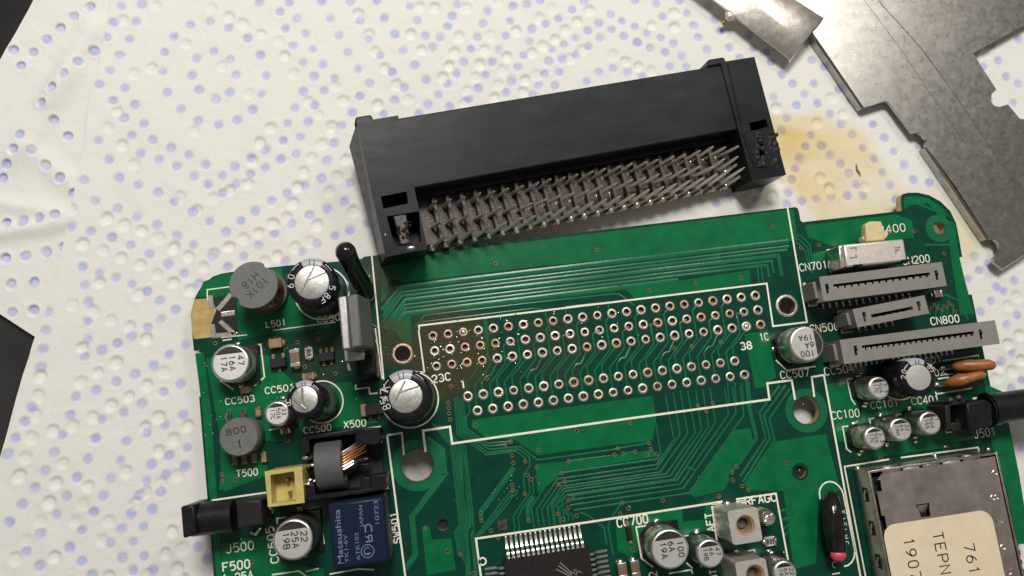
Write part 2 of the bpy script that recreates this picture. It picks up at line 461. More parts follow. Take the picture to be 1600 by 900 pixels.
def vnoise(x, y, cell, seed):
    r = np.random.default_rng(seed)
    gx = np.floor(x / cell); gy = np.floor(y / cell)
    T = r.random((257, 257))
    fx = x / cell - gx; fy = y / cell - gy
    fx = fx * fx * (3 - 2 * fx); fy = fy * fy * (3 - 2 * fy)
    ix = gx.astype(int) % 256; iy = gy.astype(int) % 256
    a = T[iy, ix] * (1 - fx) + T[iy, ix + 1] * fx
    c = T[iy + 1, ix] * (1 - fx) + T[iy + 1, ix + 1] * fx
    return a * (1 - fy) + c * fy
def fbm(x, y, cell, seed, octv=4):
    s_, a, t = 0, 1.0, 0
    for i in range(octv):
        s_ = s_ + a * vnoise(x + 900, y + 900, cell / 2 ** i, seed + i); t += a; a *= 0.5
    return s_ / t

T7 = (0, 0, 3.2); T8 = (0, 420, 1.876); TA = (480, 0, 4.444); TB = (820, 0, 4.444); TC = (0, 230, 4.5); TD = (280, 190, 3.912); TE = (1100, 60, 3.214); TF = (1440, 360, 2.8125)
LOW = tile(*T7, [(445,30),(365,80),(297,138),(228,196),(62,248),(160,260),(102,327),(470,255),(400,318),(330,380),(270,447),(215,520),(270,602),(335,680),(105,677),(70,750),(165,755),(35,822),(230,828),(300,890),(10,888)]) + \
      tile(*TC, [(325,132),(418,232),(515,325),(160,520),(275,500),(392,478),(40,535),(172,765),(315,735),(30,780),(440,705),(45,122),(15,225)]) + tile(*T8, [(30,45),(97,38),(33,128),(95,122)])
BLUE = tile(*T7, [(607,35),(712,20),(577,120),(686,110),(545,200),(647,198),(605,282),(555,360),(512,433),(625,440),(571,510),(676,525),(622,593),(724,614),(663,678),(494,704),(763,702),(703,762),(546,797),(793,797),(855,738),(944,778),(1025,824),(882,834),(591,885),(965,877),(1107,877),(870,182),(950,128),(1050,110),(1150,135),(1238,195),(820,262),(984,292),(1064,255),(1148,298),(1300,280),(810,358),(962,374),(1182,378),(1327,378),(840,462),(998,453),(1081,497),(1152,460),(1313,470),(905,545),(993,602),(1090,623),(1190,604),(1265,552),(1250,785),(1172,832),(1250,873),(1326,838),(1408,800),(1330,745),(1413,708),(1507,690),(1480,768),(1442,621),(1538,608),(1475,538),(1574,533),(1521,460),(1567,386),(1511,314),(1466,232),(1565,252),(1523,170),(1422,146),(1488,93),(1398,60),(1300,15),(1450,12)])
BLUE += tile(*T8, [(292,10),(250,47),(340,27),(386,47),(430,68),(471,95),(512,122),(538,14),(585,45),(257,98),(257,152),(254,205),(246,257),(297,238),(344,220),(388,196),(430,174),(473,147),(545,222),(497,252),(448,283),(394,310),(340,333),(282,357),(222,375),(137,181),(131,235),(123,290),(142,127),(93,405),(74,450),(50,495),(30,542),(530,336),(476,365),(418,394),(360,420),(300,443),(204,430),(186,485),(160,538),(133,591),(102,642),(67,692),(27,744),(536,430),(484,457),(430,484),(374,507),(278,500),(256,555),(228,612),(196,667),(162,720),(120,775),(75,826),(547,527),(497,549),(448,573),(352,560),(328,614),(303,665),(275,715),(241,768),(203,817),(118,872),(543,580),(487,602),(430,620),(470,657),(410,667),(448,706),(387,714),(418,755),(357,762),(323,807),(388,802),(421,843),(357,846),(240,860),(447,884),(387,886),(270,898),(583,812),(610,850)])
BLUE += tile(*TA, [(105,15),(302,15),(483,15),(712,48),(157,128),(362,148),(537,122),(762,145),(1007,115),(1043,35),(970,190),(217,250),(430,270),(602,238),(822,248),(925,262),(40,352),(283,365),(505,388),(668,350),(877,335),(107,452),(357,480),(583,505),(745,457),(43,537),(187,548),(432,585),(670,612),(825,555),(1030,513),(1083,437),(1133,350),(1178,262),(1220,170),(1253,75),(1433,50),(1527,30),(1410,150),(1563,200),(1373,248),(1537,295),(1333,345),(1502,388),(1290,440),(1465,475),(1240,530),(1422,563),(1185,615),(1378,650),(970,588),(905,655),(840,722),(1125,690),(983,745),(120,637),(370,672),(602,700),(55,740),(312,778),(537,798),(780,790),(247,880),(12,840),(1565,662)])
BLUE += tile(*TB, [(15,32),(107,5),(413,10),(325,72),(235,130),(138,172),(53,202),(25,295),(593,100),(673,147),(757,188),(518,163),(598,210),(438,215),(523,268),(355,267),(268,310),(185,343),(688,255),(850,232),(942,265),(1037,297),(780,302),(875,337),(975,370),(1082,388),(440,322),(357,373),(258,408),(162,430),(135,515),(237,507),(100,597),(205,597),(427,567),(510,502),(612,477),(718,495),(810,535),(1010,463),(1118,467),(963,115),(912,27),(1122,92),(1170,180),(1200,263),(1260,345),(1320,135),(1280,40),(1360,222),(1557,248),(1422,337),(1590,333),(767,5),(1075,5),(53,665),(1490,410)])
BLUE += tile(*TC, [(600,240),(667,380),(512,560),(640,592),(785,640),(920,693),(1050,752),(1175,817),(1290,880),(820,432),(963,487),(1102,550),(1238,618),(1362,693),(1488,773),(973,265),(1110,322),(1232,383),(1357,448),(1472,520),(580,838),(698,872)])
BLUE += tile(*TD, [(60,208),(160,265),(83,328),(172,385),(255,330),(338,272),(433,215),(525,280),(433,325),(350,380),(263,440),(85,545),(185,608),(283,675),(373,610),(467,548),(563,490),(662,437),(767,390),(870,348),(1050,373),(1012,487),(902,530),(796,577),(687,630),(585,690),(485,757),(387,827),(90,760),(198,828),(950,700),(1050,660),(847,747),(750,797),(655,852),(1155,620),(632,125),(747,98),(714,193),(622,235),(910,238),(952,137),(1000,37),(668,18),(530,165),(300,890)])
BLUE += tile(*TE, [(12,57),(128,50),(250,48),(320,65),(337,123),(388,182),(445,230),(548,230),(507,283),(462,342),(417,405),(385,460),(345,295),(677,257),(570,332),(735,310),(635,380),(690,430),(745,485),(797,548),(850,607),(890,675),(933,742),(967,812),(850,437),(907,500),(957,570),(1007,635),(1050,707),(1135,727),(537,490),(507,547),(480,600),(458,655),(440,713),(425,775),(412,833),(588,540),(635,585),(685,630),(727,680),(763,735),(793,790),(718,795),(640,797),(560,810),(490,820),(275,740),(262,808),(135,797),(57,832),(1080,545),(600,140),(535,110)])
BLUE += tile(*TF, [(360,268),(310,313),(258,355),(410,218),(297,142),(253,180),(233,112),(205,217),(425,370),(377,415),(403,537),(350,578),(397,695),(445,662),(375,905),(330,250)])
BLUE += [(1548,70),(1525,100),(1560,95),(1572,120),(1590,60),(1590,130),(1537,105),(1583,160),(1580,740),(1597,700),(1575,800),(1590,655),(1560,870)]
BLANK = tile(*T7, [(780,30),(1060,40),(1145,85),(620,105),(930,220),(1215,120),(1305,170),(1395,205),(1425,280),(1110,330),(760,340),(670,370),(1470,370),(1245,470),(1545,510),(590,560),(545,640),(970,655),(610,725),(670,820),(1355,640),(1300,715),(1560,790),(1520,860),(1262,805)])
BLANK += tile(*T8, [(212,105),(272,125),(325,150),(380,170),(460,15),(405,75),(508,40),(428,205),(557,62),(240,230),(340,275),(285,305),(235,332),(430,342),(480,303),(378,375),(113,372),(118,315),(325,400),(272,435),(465,435),(550,460),(213,460),(105,430),(155,475),(93,495),(425,465),(510,500),(465,535),(77,553),(185,570),(57,607),(165,628),(260,637),(145,685),(245,690),(320,740),(220,740),(117,740),(80,795),(300,795),(370,595),(505,770),(535,820),(45,850),(160,845),(485,835),(395,690),(430,655),(520,605),(470,630),(290,40),(520,880)])
BLANK += tile(*TA, [(780,50),(885,55),(1105,60),(355,100),(720,240),(1055,260),(1270,250),(475,360),(795,350),(1020,370),(1230,350),(540,475),(985,460),(1200,450),(1385,400),(1355,490),(620,590),(940,540),(1165,540),(1330,590),(1515,560),(195,600),(250,700),(490,730),(700,690),(1110,630),(1095,720),(1500,640),(1300,680),(1450,220),(80,800),(20,710),(430,240),(1560,370),(1330,20),(170,880)])
BLANK += tile(*TB, [(450,75),(365,150),(280,210),(210,275),(125,320),(40,360),(310,410),(400,345),(615,385),(700,430),(790,465),(880,495),(80,525),(100,130),(190,60),(880,180),(1040,90),(1040,190)])
BLANK += tile(*TC, [(945,130),(510,440),(750,500),(870,545),(995,585),(1110,635),(580,680),(725,725),(850,775),(985,825),(1105,880),(1220,705),(1325,765),(1430,840),(1500,360),(1265,350)])
BLANK += tile(*TD, [(90,65),(565,45),(875,140),(815,225),(765,310),(970,340),(725,400),(920,430),(1068,550),(695,500),(845,635),(660,590),(575,625),(485,680),(395,715),(305,765),(210,475),(420,380),(310,420),(505,150),(445,260),(110,540),(55,825),(600,820),(710,770),(800,735),(140,885),(930,60),(1020,235),(210,810),(520,855)])
BLANK += tile(*TE, [(362,350),(567,425),(380,725),(345,790),(205,765),(585,700),(630,755),(640,300),(700,380),(810,745)])
BLANK += tile(*TF, [(430,460),(380,500),(340,600),(400,620),(380,330),(330,650),(420,290),(440,570)])
SWH = [(1525,125),(1540,85),(1565,800),(1588,770)]
BLANK += SWH
STAIN = [(1190,170),(1234,181),(1275,188),(1318,197),(1345,215),(1375,250),(1420,290),(1480,296),(1530,370),(1510,412),(1490,402),(1440,440),(1320,440),(1280,360),(1270,318),(1247,285),(1226,270),(1190,260)]
# the sheet runs on beyond the picture: printed rings carry on there
def ring_dots(x0, x1, y0, y1, seed):
    r = np.random.default_rng(seed); out = []
    for cx, cy in ((-70, 60), (40, 110), (140, 40), (-60, -80), (150, -60)):
        for rr in np.arange(4, 60, 3.1):
            n = int(2 * math.pi * rr / 2.9)
            for k in range(n):
                a = 2 * math.pi * k / n + rr
                x, y = cx + rr * math.cos(a), cy + rr * math.sin(a)
                if x0 < x < x1 and y0 < y < y1: out.append((x, y))
    return out
def poly_sd(x, y, poly):
    """signed distance to polygon, negative inside"""
    d = np.full(x.shape, 1e9); ins = np.zeros(x.shape, bool)
    n = len(poly)
    for i in range(n):
        ax, ay = poly[i]; bx, by = poly[(i + 1) % n]
        ex, ey = bx - ax, by - ay
        t = np.clip(((x - ax) * ex + (y - ay) * ey) / (ex * ex + ey * ey), 0, 1)
        d = np.minimum(d, np.hypot(x - ax - t * ex, y - ay - t * ey))
        c_ = (ay > y) != (by > y)
        with np.errstate(divide='ignore', invalid='ignore'):
            xi = ax + (y - ay) * ex / (ey if ey else 1e-9)
        ins ^= c_ & (x < xi)
    return np.where(ins, -d, d)

pm, nt, pp = newmat('embossed_kitchen_paper')
at_ = nt.nodes.new('ShaderNodeAttribute'); at_.attribute_name = 'print'
nz = nt.nodes.new('ShaderNodeTexNoise'); nz.inputs['Scale'].default_value = 3.5; nz.inputs['Detail'].default_value = 7; nz.inputs['Roughness'].default_value = 0.7
tc_ = nt.nodes.new('ShaderNodeTexCoord'); nt.links.new(tc_.outputs['Object'], nz.inputs['Vector'])
bp = nt.nodes.new('ShaderNodeBump'); bp.inputs['Distance'].default_value = 0.15; bp.inputs['Strength'].default_value = 0.7
nt.links.new(nz.outputs['Fac'], bp.inputs['Height']); nt.links.new(bp.outputs['Normal'], pp.inputs['Normal'])
mxx = nt.nodes.new('ShaderNodeMix'); mxx.data_type = 'RGBA'; mxx.blend_type = 'MULTIPLY'; mxx.inputs['Factor'].default_value = 1.0
rp = nt.nodes.new('ShaderNodeValToRGB'); rp.color_ramp.elements[0].position = 0.3; rp.color_ramp.elements[0].color = (0.93, 0.93, 0.93, 1); rp.color_ramp.elements[1].position = 0.6
nt.links.new(nz.outputs['Fac'], rp.inputs['Fac'])
nt.links.new(at_.outputs['Color'], mxx.inputs['A']); nt.links.new(rp.outputs['Color'], mxx.inputs['B'])
nt.links.new(mxx.outputs['Result'], pp.inputs['Base Color'])
pp.inputs['Roughness'].default_value = 0.9
pp.inputs['Specular IOR Level'].default_value = 0.15

def towel(name, X, Y, base, blue, blank, depth, seed, wave, name_edge=True):
    ny, nx = X.shape
    Z = np.full(X.shape, base)
    Z += wave * (fbm(X, Y, 34, seed, 3) - 0.5) * 1.3 + 0.34 * (fbm(X + 0.5 * Y, Y, 7, seed + 5, 4) - 0.5) + 0.05 * (fbm(X, Y, 1.3, seed + 15, 2) - 0.5)
    if name_edge:
        Z += 0.8 * np.exp(-(X - X[:, :1]) / 3.0) * (0.5 + fbm(X * 0, Y, 15, 61, 3))
    else:      # soft folds running across the loose second sheet
        for (ax, ay), (bx, by), hgt, wd in (((150, 40), (80, 160), .9, 2.2), ((120, 110), (20, 250), .7, 2.6), ((0, 320), (110, 335), .6, 1.6), ((0, 365), (100, 350), .8, 1.5), ((130, 300), (40, 230), .5, 1.8)):
            (ax, ay), (bx, by) = xy(ax, ay, base), xy(bx, by, base)
            L = math.hypot(bx - ax, by - ay); t = ((X - ax) * (bx - ax) + (Y - ay) * (by - ay)) / L
            d = ((X - ax) * (by - ay) - (Y - ay) * (bx - ax)) / L
            Z += hgt * np.exp(-(d / wd) ** 2) / (1 + np.exp(-(t + 1) / .8)) / (1 + np.exp((t - L - 1) / .8))
    colr = np.empty(X.shape + (3,)); colr[:] = (0.765, 0.755, 0.72)
    ink = np.zeros(X.shape)
    xmin, xmax, ymin, ymax = X.min(), X.max(), Y.min(), Y.max()
    r = np.random.default_rng(seed)
    def stamp(pts, printed):
        nonlocal Z
        for x, y in pts:
            rad = (0.86 if printed else 0.98) * (0.9 + 0.2 * r.random())
            dd = depth * (0.12 + 0.34 * r.random() if printed else 0.40 + 0.65 * r.random())
            # rows share y only approximately: search a row window
            j0 = np.searchsorted(rowmax, y - 2.6); j1 = np.searchsorted(rowmin, y + 2.6)
            j0, j1 = max(0, j0), min(ny, j1)
            if j1 <= j0: continue
            sx = X[j0:j1]; sy = Y[j0:j1]
            i0 = max(0, int((sx < x - 2.6).sum(axis=1).min())); i1 = min(nx, int((sx < x + 2.6).sum(axis=1).max()) + 1)
            if i1 <= i0: continue
            sx = sx[:, i0:i1]; sy = sy[:, i0:i1]
            ec = 0.12 * (r.random() - 0.5); ea = r.random() * 3
            dx, dy = sx - x, sy - y
            d = np.hypot(dx, dy) * (1 + ec * np.cos(2 * (np.arctan2(dy, dx) - ea)))
            Z[j0:j1, i0:i1] -= dd / (1 + np.exp((d - rad * 0.9) / (0.075 * rad))) - 0.10 * dd * np.exp(-((d - rad * 1.35) / 0.3) ** 2)
            if printed:
                w = 0.72 + 0.28 * r.random()
                ox, oy = (r.random(2) - 0.5) * 0.35
                d2 = np.hypot(dx - ox, dy - oy)
                a = w / (1 + np.exp((d2 - 0.80 * (0.92 + 0.2 * r.random())) / 0.05))
                ink[j0:j1, i0:i1] = np.maximum(ink[j0:j1, i0:i1], a)
    rowmin = Y.min(axis=1); rowmax = Y.max(axis=1)
    stamp(blue, True); stamp(blank, False)
    ink *= 0.80 + 0.4 * (fbm(X, Y, 0.7, seed + 31, 2) - 0.5)
    colr = colr * (1 - ink[..., None]) + ink[..., None] * np.array((0.41, 0.445, 0.735))
    # dried flux stain, printed into the fibres
    sd = poly_sd(X, Y, brd(STAIN, PAPER)) + 7.5 * (fbm(X, Y, 8, 77, 5) - 0.5)
    st = 1 / (1 + np.exp(sd / 0.55))
    rim = np.exp(-(sd / 0.8) ** 2)
    cx, cy = xy(1228, 215, PAPER)
    near = np.exp(-np.hypot(X - cx, (Y - cy) * 0.6) / 7.5)
    stk = fbm(X * 0.25, Y * 1.2 + X * 0.4, 3, 41, 4)
    amt = np.clip(st * (0.40 + 1.5 * (fbm(X, Y, 7, 51, 5) - 0.36)) + st * near * (0.2 + 2.2 * stk) + 0.10 * rim * st, 0, 2.4)[..., None]
    colr *= np.array((0.95, 0.84, 0.60)) ** amt
    V = np.stack([X, Y, Z], -1).reshape(-1, 3)
    me = bpy.data.meshes.new(name)
    me.vertices.add(len(V)); me.vertices.foreach_set('co', V.astype(np.float32).ravel())
    idx = np.arange(nx * ny).reshape(ny, nx)
    q = np.stack([idx[:-1, :-1], idx[:-1, 1:], idx[1:, 1:], idx[1:, :-1]], -1).reshape(-1, 4)
    me.loops.add(q.size); me.loops.foreach_set('vertex_index', q.ravel().astype(np.int32))
    me.polygons.add(len(q)); me.polygons.foreach_set('loop_start', np.arange(0, q.size, 4, dtype=np.int32))
    me.polygons.foreach_set('use_smooth', np.ones(len(q), bool))
    me.update(); me.validate()
    ca = me.color_attributes.new('print', 'FLOAT_COLOR', 'POINT')
    ca.data.foreach_set('color', np.concatenate([colr.reshape(-1, 3), np.ones((len(V), 1))], 1).astype(np.float32).ravel())
    me.materials.append(pm)
    o = bpy.data.objects.new(name, me); COL.objects.link(o)
    return o

def thin_out(pts, d=6.5):
    out = []
    for p in pts:
        if all(math.hypot(p[0] - q[0], p[1] - q[1]) > d for q in out): out.append(p)
    return out
BLUE, BLANK, LOW = thin_out(BLUE), thin_out(BLANK), thin_out(LOW)
blue_w = brd(BLUE, PAPER); blank_w = brd(BLANK, PAPER); low_w = brd(LOW, PAPER - 0.5)
x_lo, y_hi = xy(0, 0, PAPER); x_hi, y_lo = xy(1600, 900, PAPER)
YT, YB, XR = 88.0, -75.0, 132.0
edge = brd([(200, -180), (180, 0), (161, 90), (147, 150), (139, 200), (128, 265), (112, 330), (98, 400), (78, 473), (57, 528), (30, 620), (12, 690), (-12, 760), (-60, 920), (-100, 1100)], PAPER)
ey = np.array([p[1] for p in edge])[::-1]; ex_ = np.array([p[0] for p in edge])[::-1]
ys = np.linspace(YB, YT, 620)
xl = np.interp(ys, ey, ex_) + 0.5 * (fbm(ys * 0, ys, 6, 3, 2) - 0.5)
us = np.linspace(0, 1, 860)
X = xl[:, None] + (XR - xl)[:, None] * us[None, :]
Y = np.repeat(ys[:, None], len(us), 1)
# outside the picture the printed rings go on
fx0, fx1 = xy(-30, 450, PAPER)[0], xy(1640, 450, PAPER)[0]
def off_frame(p):
    # true when the point lies outside the photographed field
    q = CM.transposed() @ (Vector((p[0], p[1], PAPER)) - CAM_LOC)
    px, py = 800 + FPX * q.x / -q.z, 450 - FPX * q.y / -q.z
    return not (-15 < px < 1615 and -15 < py < 915)
extra = [p for p in ring_dots(-100, 132, -75, 88, 5) if off_frame(p)]
up = towel('paper_towel', X, Y, PAPER, blue_w + extra, blank_w + [(x + 1.5, y + 1.3) for x, y in extra[::2]], 0.42, 11, 0.5)
tag(up, 'large blue-dotted kitchen paper sheet with a brown stain, under the circuit board', 'paper towel', 'sheets of dotted kitchen paper')
Lp = brd([(80, -80), (47, 0), (0, 85), (-60, 190), (-75, 300), (-90, 434)], PAPER); Rp = brd([(260, -80), (235, 60), (210, 200), (190, 330), (175, 440), (150, 590)], PAPER)
tt = np.linspace(1, 0, 420); k6 = np.linspace(0, 1, 6)
def crv(P, i): return np.interp(tt, k6, [p[i] for p in P])
us = np.linspace(0, 1, 300)[None, :]
X2 = crv(Lp, 0)[:, None] * (1 - us) + crv(Rp, 0)[:, None] * us
Y2 = crv(Lp, 1)[:, None] * (1 - us) + crv(Rp, 1)[:, None] * us
lo = towel('paper_towel', X2, Y2, PAPER - 0.9, low_w, [], 1.3, 23, 0.55, False)
tag(lo, 'second dotted kitchen paper sheet with deep dimples, tucked under the larger sheet', 'paper towel', 'sheets of dotted kitchen paper')

# ------------------------------------------------------------------ circuit board
PI_ = 2.54
PADS = []
for j in range(3):
    for i in range(23): PADS.append((i * PI_, -j * PI_))
for i in range(19): PADS.append((4.547 + i * PI_, -10.645))
for i in range(19): PADS.append((5.82 + i * PI_, -13.155))
FILLED = {2, 2 * 23 + 21}
BIG = [(629, 553, 17.0, 12.0), (1229.5, 478, 17.5, 12.6)]
MOUNT = [(1260, 641.5, 20.5), (652, 727, 25), (1467, 357, 9.0), (692, 820, 8.5), (1250, 737, 9)]
VIA = tile(640, 620, 5, [(300,45),(305,88),(308,130),(315,178),(515,222),(790,350),(750,375),(1010,415),(1305,265),(800,460),(810,517),(903,505),(992,552),(1243,503),(922,612),(950,645),(1187,597),(1213,663),(1163,685),(800,690),(803,730),(900,758),(1240,808),(1237,868)])
VIA += tile(900, 600, 5, [(425,305),(950,167),(1068,148),(1018,215),(568,462),(326,503),(303,552),(368,543),(462,530),(585,508),(557,553),(627,548),(1253,645),(1217,692),(1225,750),(1297,798),(1345,828),(1115,875)])
VIA += tile(580, 720, 4.706, [(805,385),(810,440),(880,515),(397,495),(563,665),(657,690),(1157,440),(1370,390),(1410,430),(1510,405),(750,828),(932,565)])
VIA += tile(880, 380, 4.092, [(217,42),(550,302),(850,255),(1137,222),(712,672),(822,660),(1007,630)])
VIA += tile(590, 380, 6.667, [(185,335),(193,447),(1230,210)])
VIA += tile(1200, 300, 4, [(30,218),(205,350),(318,330),(412,318),(910,245),(1100,385),(1040,705),(1090,740),(1130,690),(1170,745),(1010,720),(1060,725),(1115,720),(1150,710)])
VIA += tile(880, 720, 4.706, [(733,292),(435,308),(480,352),(418,388),(510,655),(520,718)])
VIA += tile(640, 500, 6.667, [(805,612),(430,690),(400,860)]) + tile(1130, 560, 4.5, [(445,735)])
VIA += tile(280, 700, 4.5, [(303,232),(392,225),(300,185),(510,800),(490,800)]) + tile(280, 520, 4.706, [(455,10),(265,78),(870,70),(1018,50),(1148,300),(925,250),(798,790)]) + [(1415,520), (1340,665), (1480,697), (1376,716), (1452,590)]
vw = []
for p in brd(VIA):
    if all(math.hypot(p[0] - q[0], p[1] - q[1]) > 0.62 for q in vw) and all(math.hypot(p[0] - q[0], p[1] - q[1]) > 1.1 for q in PADS): vw.append(p)
HOLES = [(p, 0.58, 12) for p in PADS] + [(xy(a, c), rpx(a, c, ri) + .12, 28) for a, c, ro, ri in BIG] + [(xy(a, c), rpx(a, c, r_), 32) for a, c, r_ in MOUNT] + [(p, 0.17, 8) for p in vw]

root = thing('circuit_board', (0, 0, -1.6), 'green circuit board with soldered parts and rows of empty pin holes, lying on kitchen paper', 'circuit board')
def part(name, mb, mats, **kw):
    """a part of the board given in board coordinates"""
    o = obj(name, mb, mats, parent=root, **kw)
    o.location.z += 1.6
    return o
def partm(name, me, **kw):
    o = link(name, me, parent=root, **kw)
    o.location.z += 1.6
    return o

def bites(p0, p1, n, r_, inward):
    """row of small round bites left by a snapped-off panel tab"""
    a = Vector(p0); b_ = Vector(p1); d = (b_ - a).normalized(); nn = Vector((-d.y, d.x)) * inward
    L = (b_ - a).length; out = [tuple(a), tuple(a + nn * 0.8)]
    for k in range(n):
        c = a + d * (L * (k + 0.5) / n) + nn * 0.8
        for t in range(7):
            an = math.pi * t / 6
            out.append(tuple(c - d * (r_ * math.cos(an)) + nn * (r_ * math.sin(an) * 0.9)))
    out += [tuple(b_ + nn * 0.8), tuple(b_)]
    return out
OUT = brd([(302, 540), (300, 517), (298, 492), (301, 479), (304, 467), (310, 455), (318, 443), (333, 432), (346, 427.5), (360, 425), (448, 415), (540, 407.5), (565, 404.5), (569, 401), (700, 386.5), (860, 368.5), (1243, 323.5), (1247, 326), (1249, 334), (1250.5, 344), (1254, 347), (1409, 329.5), (1407.5, 318), (1408, 307.5), (1411, 303), (1420, 301), (1434, 301), (1452, 305), (1470, 315), (1485, 330), (1494, 349), (1500, 380), (1503, 399)])
OUT += bites(xy(1504, 401), xy(1518, 460), 5, 0.42, -1)
OUT += brd([(1519, 463), (1597, 845)])
OUT += bites(xy(1598, 848), xy(1614, 920), 5, 0.42, -1)
OUT += brd([(1616, 926), (1662, 1130), (352, 1130), (334, 900), (311.3, 623)])
OUT += bites(xy(311, 620), xy(303, 548), 5, 0.42, -1)
sub = plate_mesh('substrate', [OUT] + [circ(p, r_, n) for p, r_, n in HOLES], -1.6, 0.0)
sub.materials.append(M['mask']); sub.materials.append(M['fr4'])
mi = [0] * len(sub.polygons)
for k, f in enumerate(sub.polygons):
    if abs(f.normal.z) < 0.5: mi[k] = 1
sub.polygons.foreach_set('material_index', mi)
partm('substrate', sub, label='dark green lacquered board with rounded corners and snapped-off tab bites')

def inside(p, poly):
    c = False; n = len(poly)
    for i in range(n):
        a, b_ = poly[i], poly[(i + 1) % n]
        if (a[1] > p[1]) != (b_[1] > p[1]) and p[0] < a[0] + (p[1] - a[1]) * (b_[0] - a[0]) / (b_[1] - a[1]): c = not c
    return c
def pour(pts, z=0.04, clear=0.12, m='pour', name='copper_pour', label=None):
    P = brd(pts)
    def ok(p, r_):
        for i in range(len(P)):
            a, c = Vector(P[i]), Vector(P[(i + 1) % len(P)])
            e = c - a; t = max(0, min(1, (Vector(p) - a).dot(e) / e.length_squared))
            if (Vector(p) - a - e * t).length < r_ + 0.02: return False
        return True
    hs = []
    for p, r_, n in HOLES:
        rr = r_ + (clear if r_ < 0.3 else 0.45)
        if inside(p, P) and ok(p, rr): hs.append(circ(p, rr, n))
    me = plate_mesh(name, [P] + hs, 0.001, z)
    me.materials.append(M[m])
    return partm(name, me, label=label)
pour([(597, 405), (1240, 327), (1246, 376), (1180, 383), (830, 417.5), (668, 437), (628, 441), (622, 434), (606, 437), (604, 462), (596, 470)])
pour(tile(880, 380, 4.092, [(395, 292), (1190, 172), (1200, 255), (470, 368)]))
pour(tile(590, 380, 6.667, [(310, 730), (345, 755), (350, 900), (355, 1080), (300, 1090), (180, 905)]))
pour([(737, 656), (1016, 619), (1024, 660), (1020, 688), (840, 711), (804, 687), (757, 683), (745, 672), (737, 668)])
pour([(838, 725), (880, 721), (960, 711), (1021, 703), (1024, 714), (880, 737), (868, 748), (840, 772), (838, 748)])
pour([(1146, 672), (1172, 669), (1177, 690), (1139, 741), (1139, 752), (1130, 766), (1085, 777), (1078, 771), (1100, 741)])
pour([(1211, 690), (1290, 678), (1313, 765), (1278, 782), (1275, 880), (1240, 890), (1224, 768), (1170, 766), (1162, 757)])
pour([(1163, 522), (1180, 519), (1200, 516), (1206, 556), (1213, 590), (1196, 598), (1196, 604), (1180, 607)])
pour([(1478, 336), (1492, 352), (1499, 402), (1508, 440), (1522, 490), (1500, 492), (1488, 420)], label='bright green copper strip along the upper right edge')
pour([(1258, 352), (1400, 335), (1425, 345), (1428, 372), (1300, 385), (1262, 370)])
pour([(1412, 308), (1430, 306), (1452, 311), (1474, 326), (1486, 345), (1478, 350), (1450, 318), (1422, 320), (1412, 328)])
pour([(1295, 390), (1270, 395), (1268, 408), (1285, 408)])
pour([(1540, 600), (1566, 612), (1592, 740), (1610, 850), (1590, 850), (1572, 760), (1548, 690)], label='bright green copper strip along the lower right edge')
pour([(305, 552), (318, 552), (330, 640), (338, 760), (348, 900), (338, 900), (316, 640)], label='bright green copper strip along the left edge')
pour([(345, 752), (345, 690), (412, 690), (418, 735), (412, 745), (350, 768)])
pour([(345, 850), (425, 835), (440, 880), (505, 888), (512, 930), (352, 930)])
pour([(370, 470), (500, 458), (520, 500), (515, 512), (420, 522), (372, 532)])
pour([(515, 600), (548, 596), (590, 660), (470, 675), (462, 655), (520, 660), (536, 640)])
pour([(659, 824), (671, 823), (675, 843), (705, 841), (712, 890), (667, 899)])
pour([(1010, 800), (1065, 792), (1067, 815), (1100, 812), (1102, 790), (1110, 789), (1112, 830), (1020, 845), (985, 870), (965, 860), (962, 825)])
pour([(318, 440), (350, 428), (440, 418), (445, 460), (372, 458), (330, 465), (308, 464)])
pour([(1290, 600), (1330, 595), (1345, 650), (1335, 690), (1310, 690)])
pour([(1349, 606), (1370, 622), (1440, 622), (1482, 645), (1500, 697), (1400, 710), (1338, 720), (1328, 694), (1346, 650)], z=0.03)
pour([(322, 562), (352, 548), (420, 556), (428, 572), (470, 604), (446, 690), (345, 686), (336, 640)], z=0.03)
pour([(1290, 400), (1306, 398), (1312, 430), (1296, 440)], z=0.03)
for a, c, r_ in ((692, 820, 8.5), (1250, 737, 9)):
    b = MB(); b.lathe([(rpx(a, c, r_) - .01, -1.5), (rpx(a, c, r_) - .01, -.55), (.01, -.62)], 24, cap=False); part('filled_hole', b, M['epoxy'], loc=(*xy(a, c), 0))
for a, c, ro in ((1260, 641.5, 33), (652, 727, 40), (1467, 357, 21)):
    me = plate_mesh('copper_ring', [circ(xy(a, c), rpx(a, c, ro), 36), circ(xy(a, c), rpx(a, c, ro * 0.66 if ro != 21 else 10), 36)], 0.001, 0.045)
    me.materials.append(M['trace']); partm('copper_ring', me)

# exposed brown laminate at the left edge and its tinned strips
me = plate_mesh('bare_laminate_patch', [brd([(299.5, 515), (298.5, 492), (301.5, 479), (304.5, 467.5), (331, 466), (338, 485), (330, 505), (331, 527), (303, 530)])], 0.0015, 0.02)
me.materials.append(M['fr4']); partm('bare_laminate_patch', me, label='tan bare patch at the left edge')
me = plate_mesh('dark_patch', [brd([(333, 461), (366, 457), (371, 520), (333, 527), (332, 506), (340, 485)])], 0.0018, 0.024)
me.materials.append(M['epoxy']); partm('dark_patch', me)
for pts in ([(228, 478), (240, 572)], [(380, 468), (285, 585)], [(310, 620), (410, 605)], [(245, 690), (258, 775), (415, 762)], [(300, 668), (405, 760)]):
    b = MB(); b.ribbon(brd(tile(280, 360, 4.706, pts)), 0.62, 0.03, relief=0.09)
    part('tinned_strip', b, M['solder'])

TR = []
def tr(pts, w=0.2): TR.append((brd(pts), w))
def trw(pts, w=0.2): TR.append((pts, w))
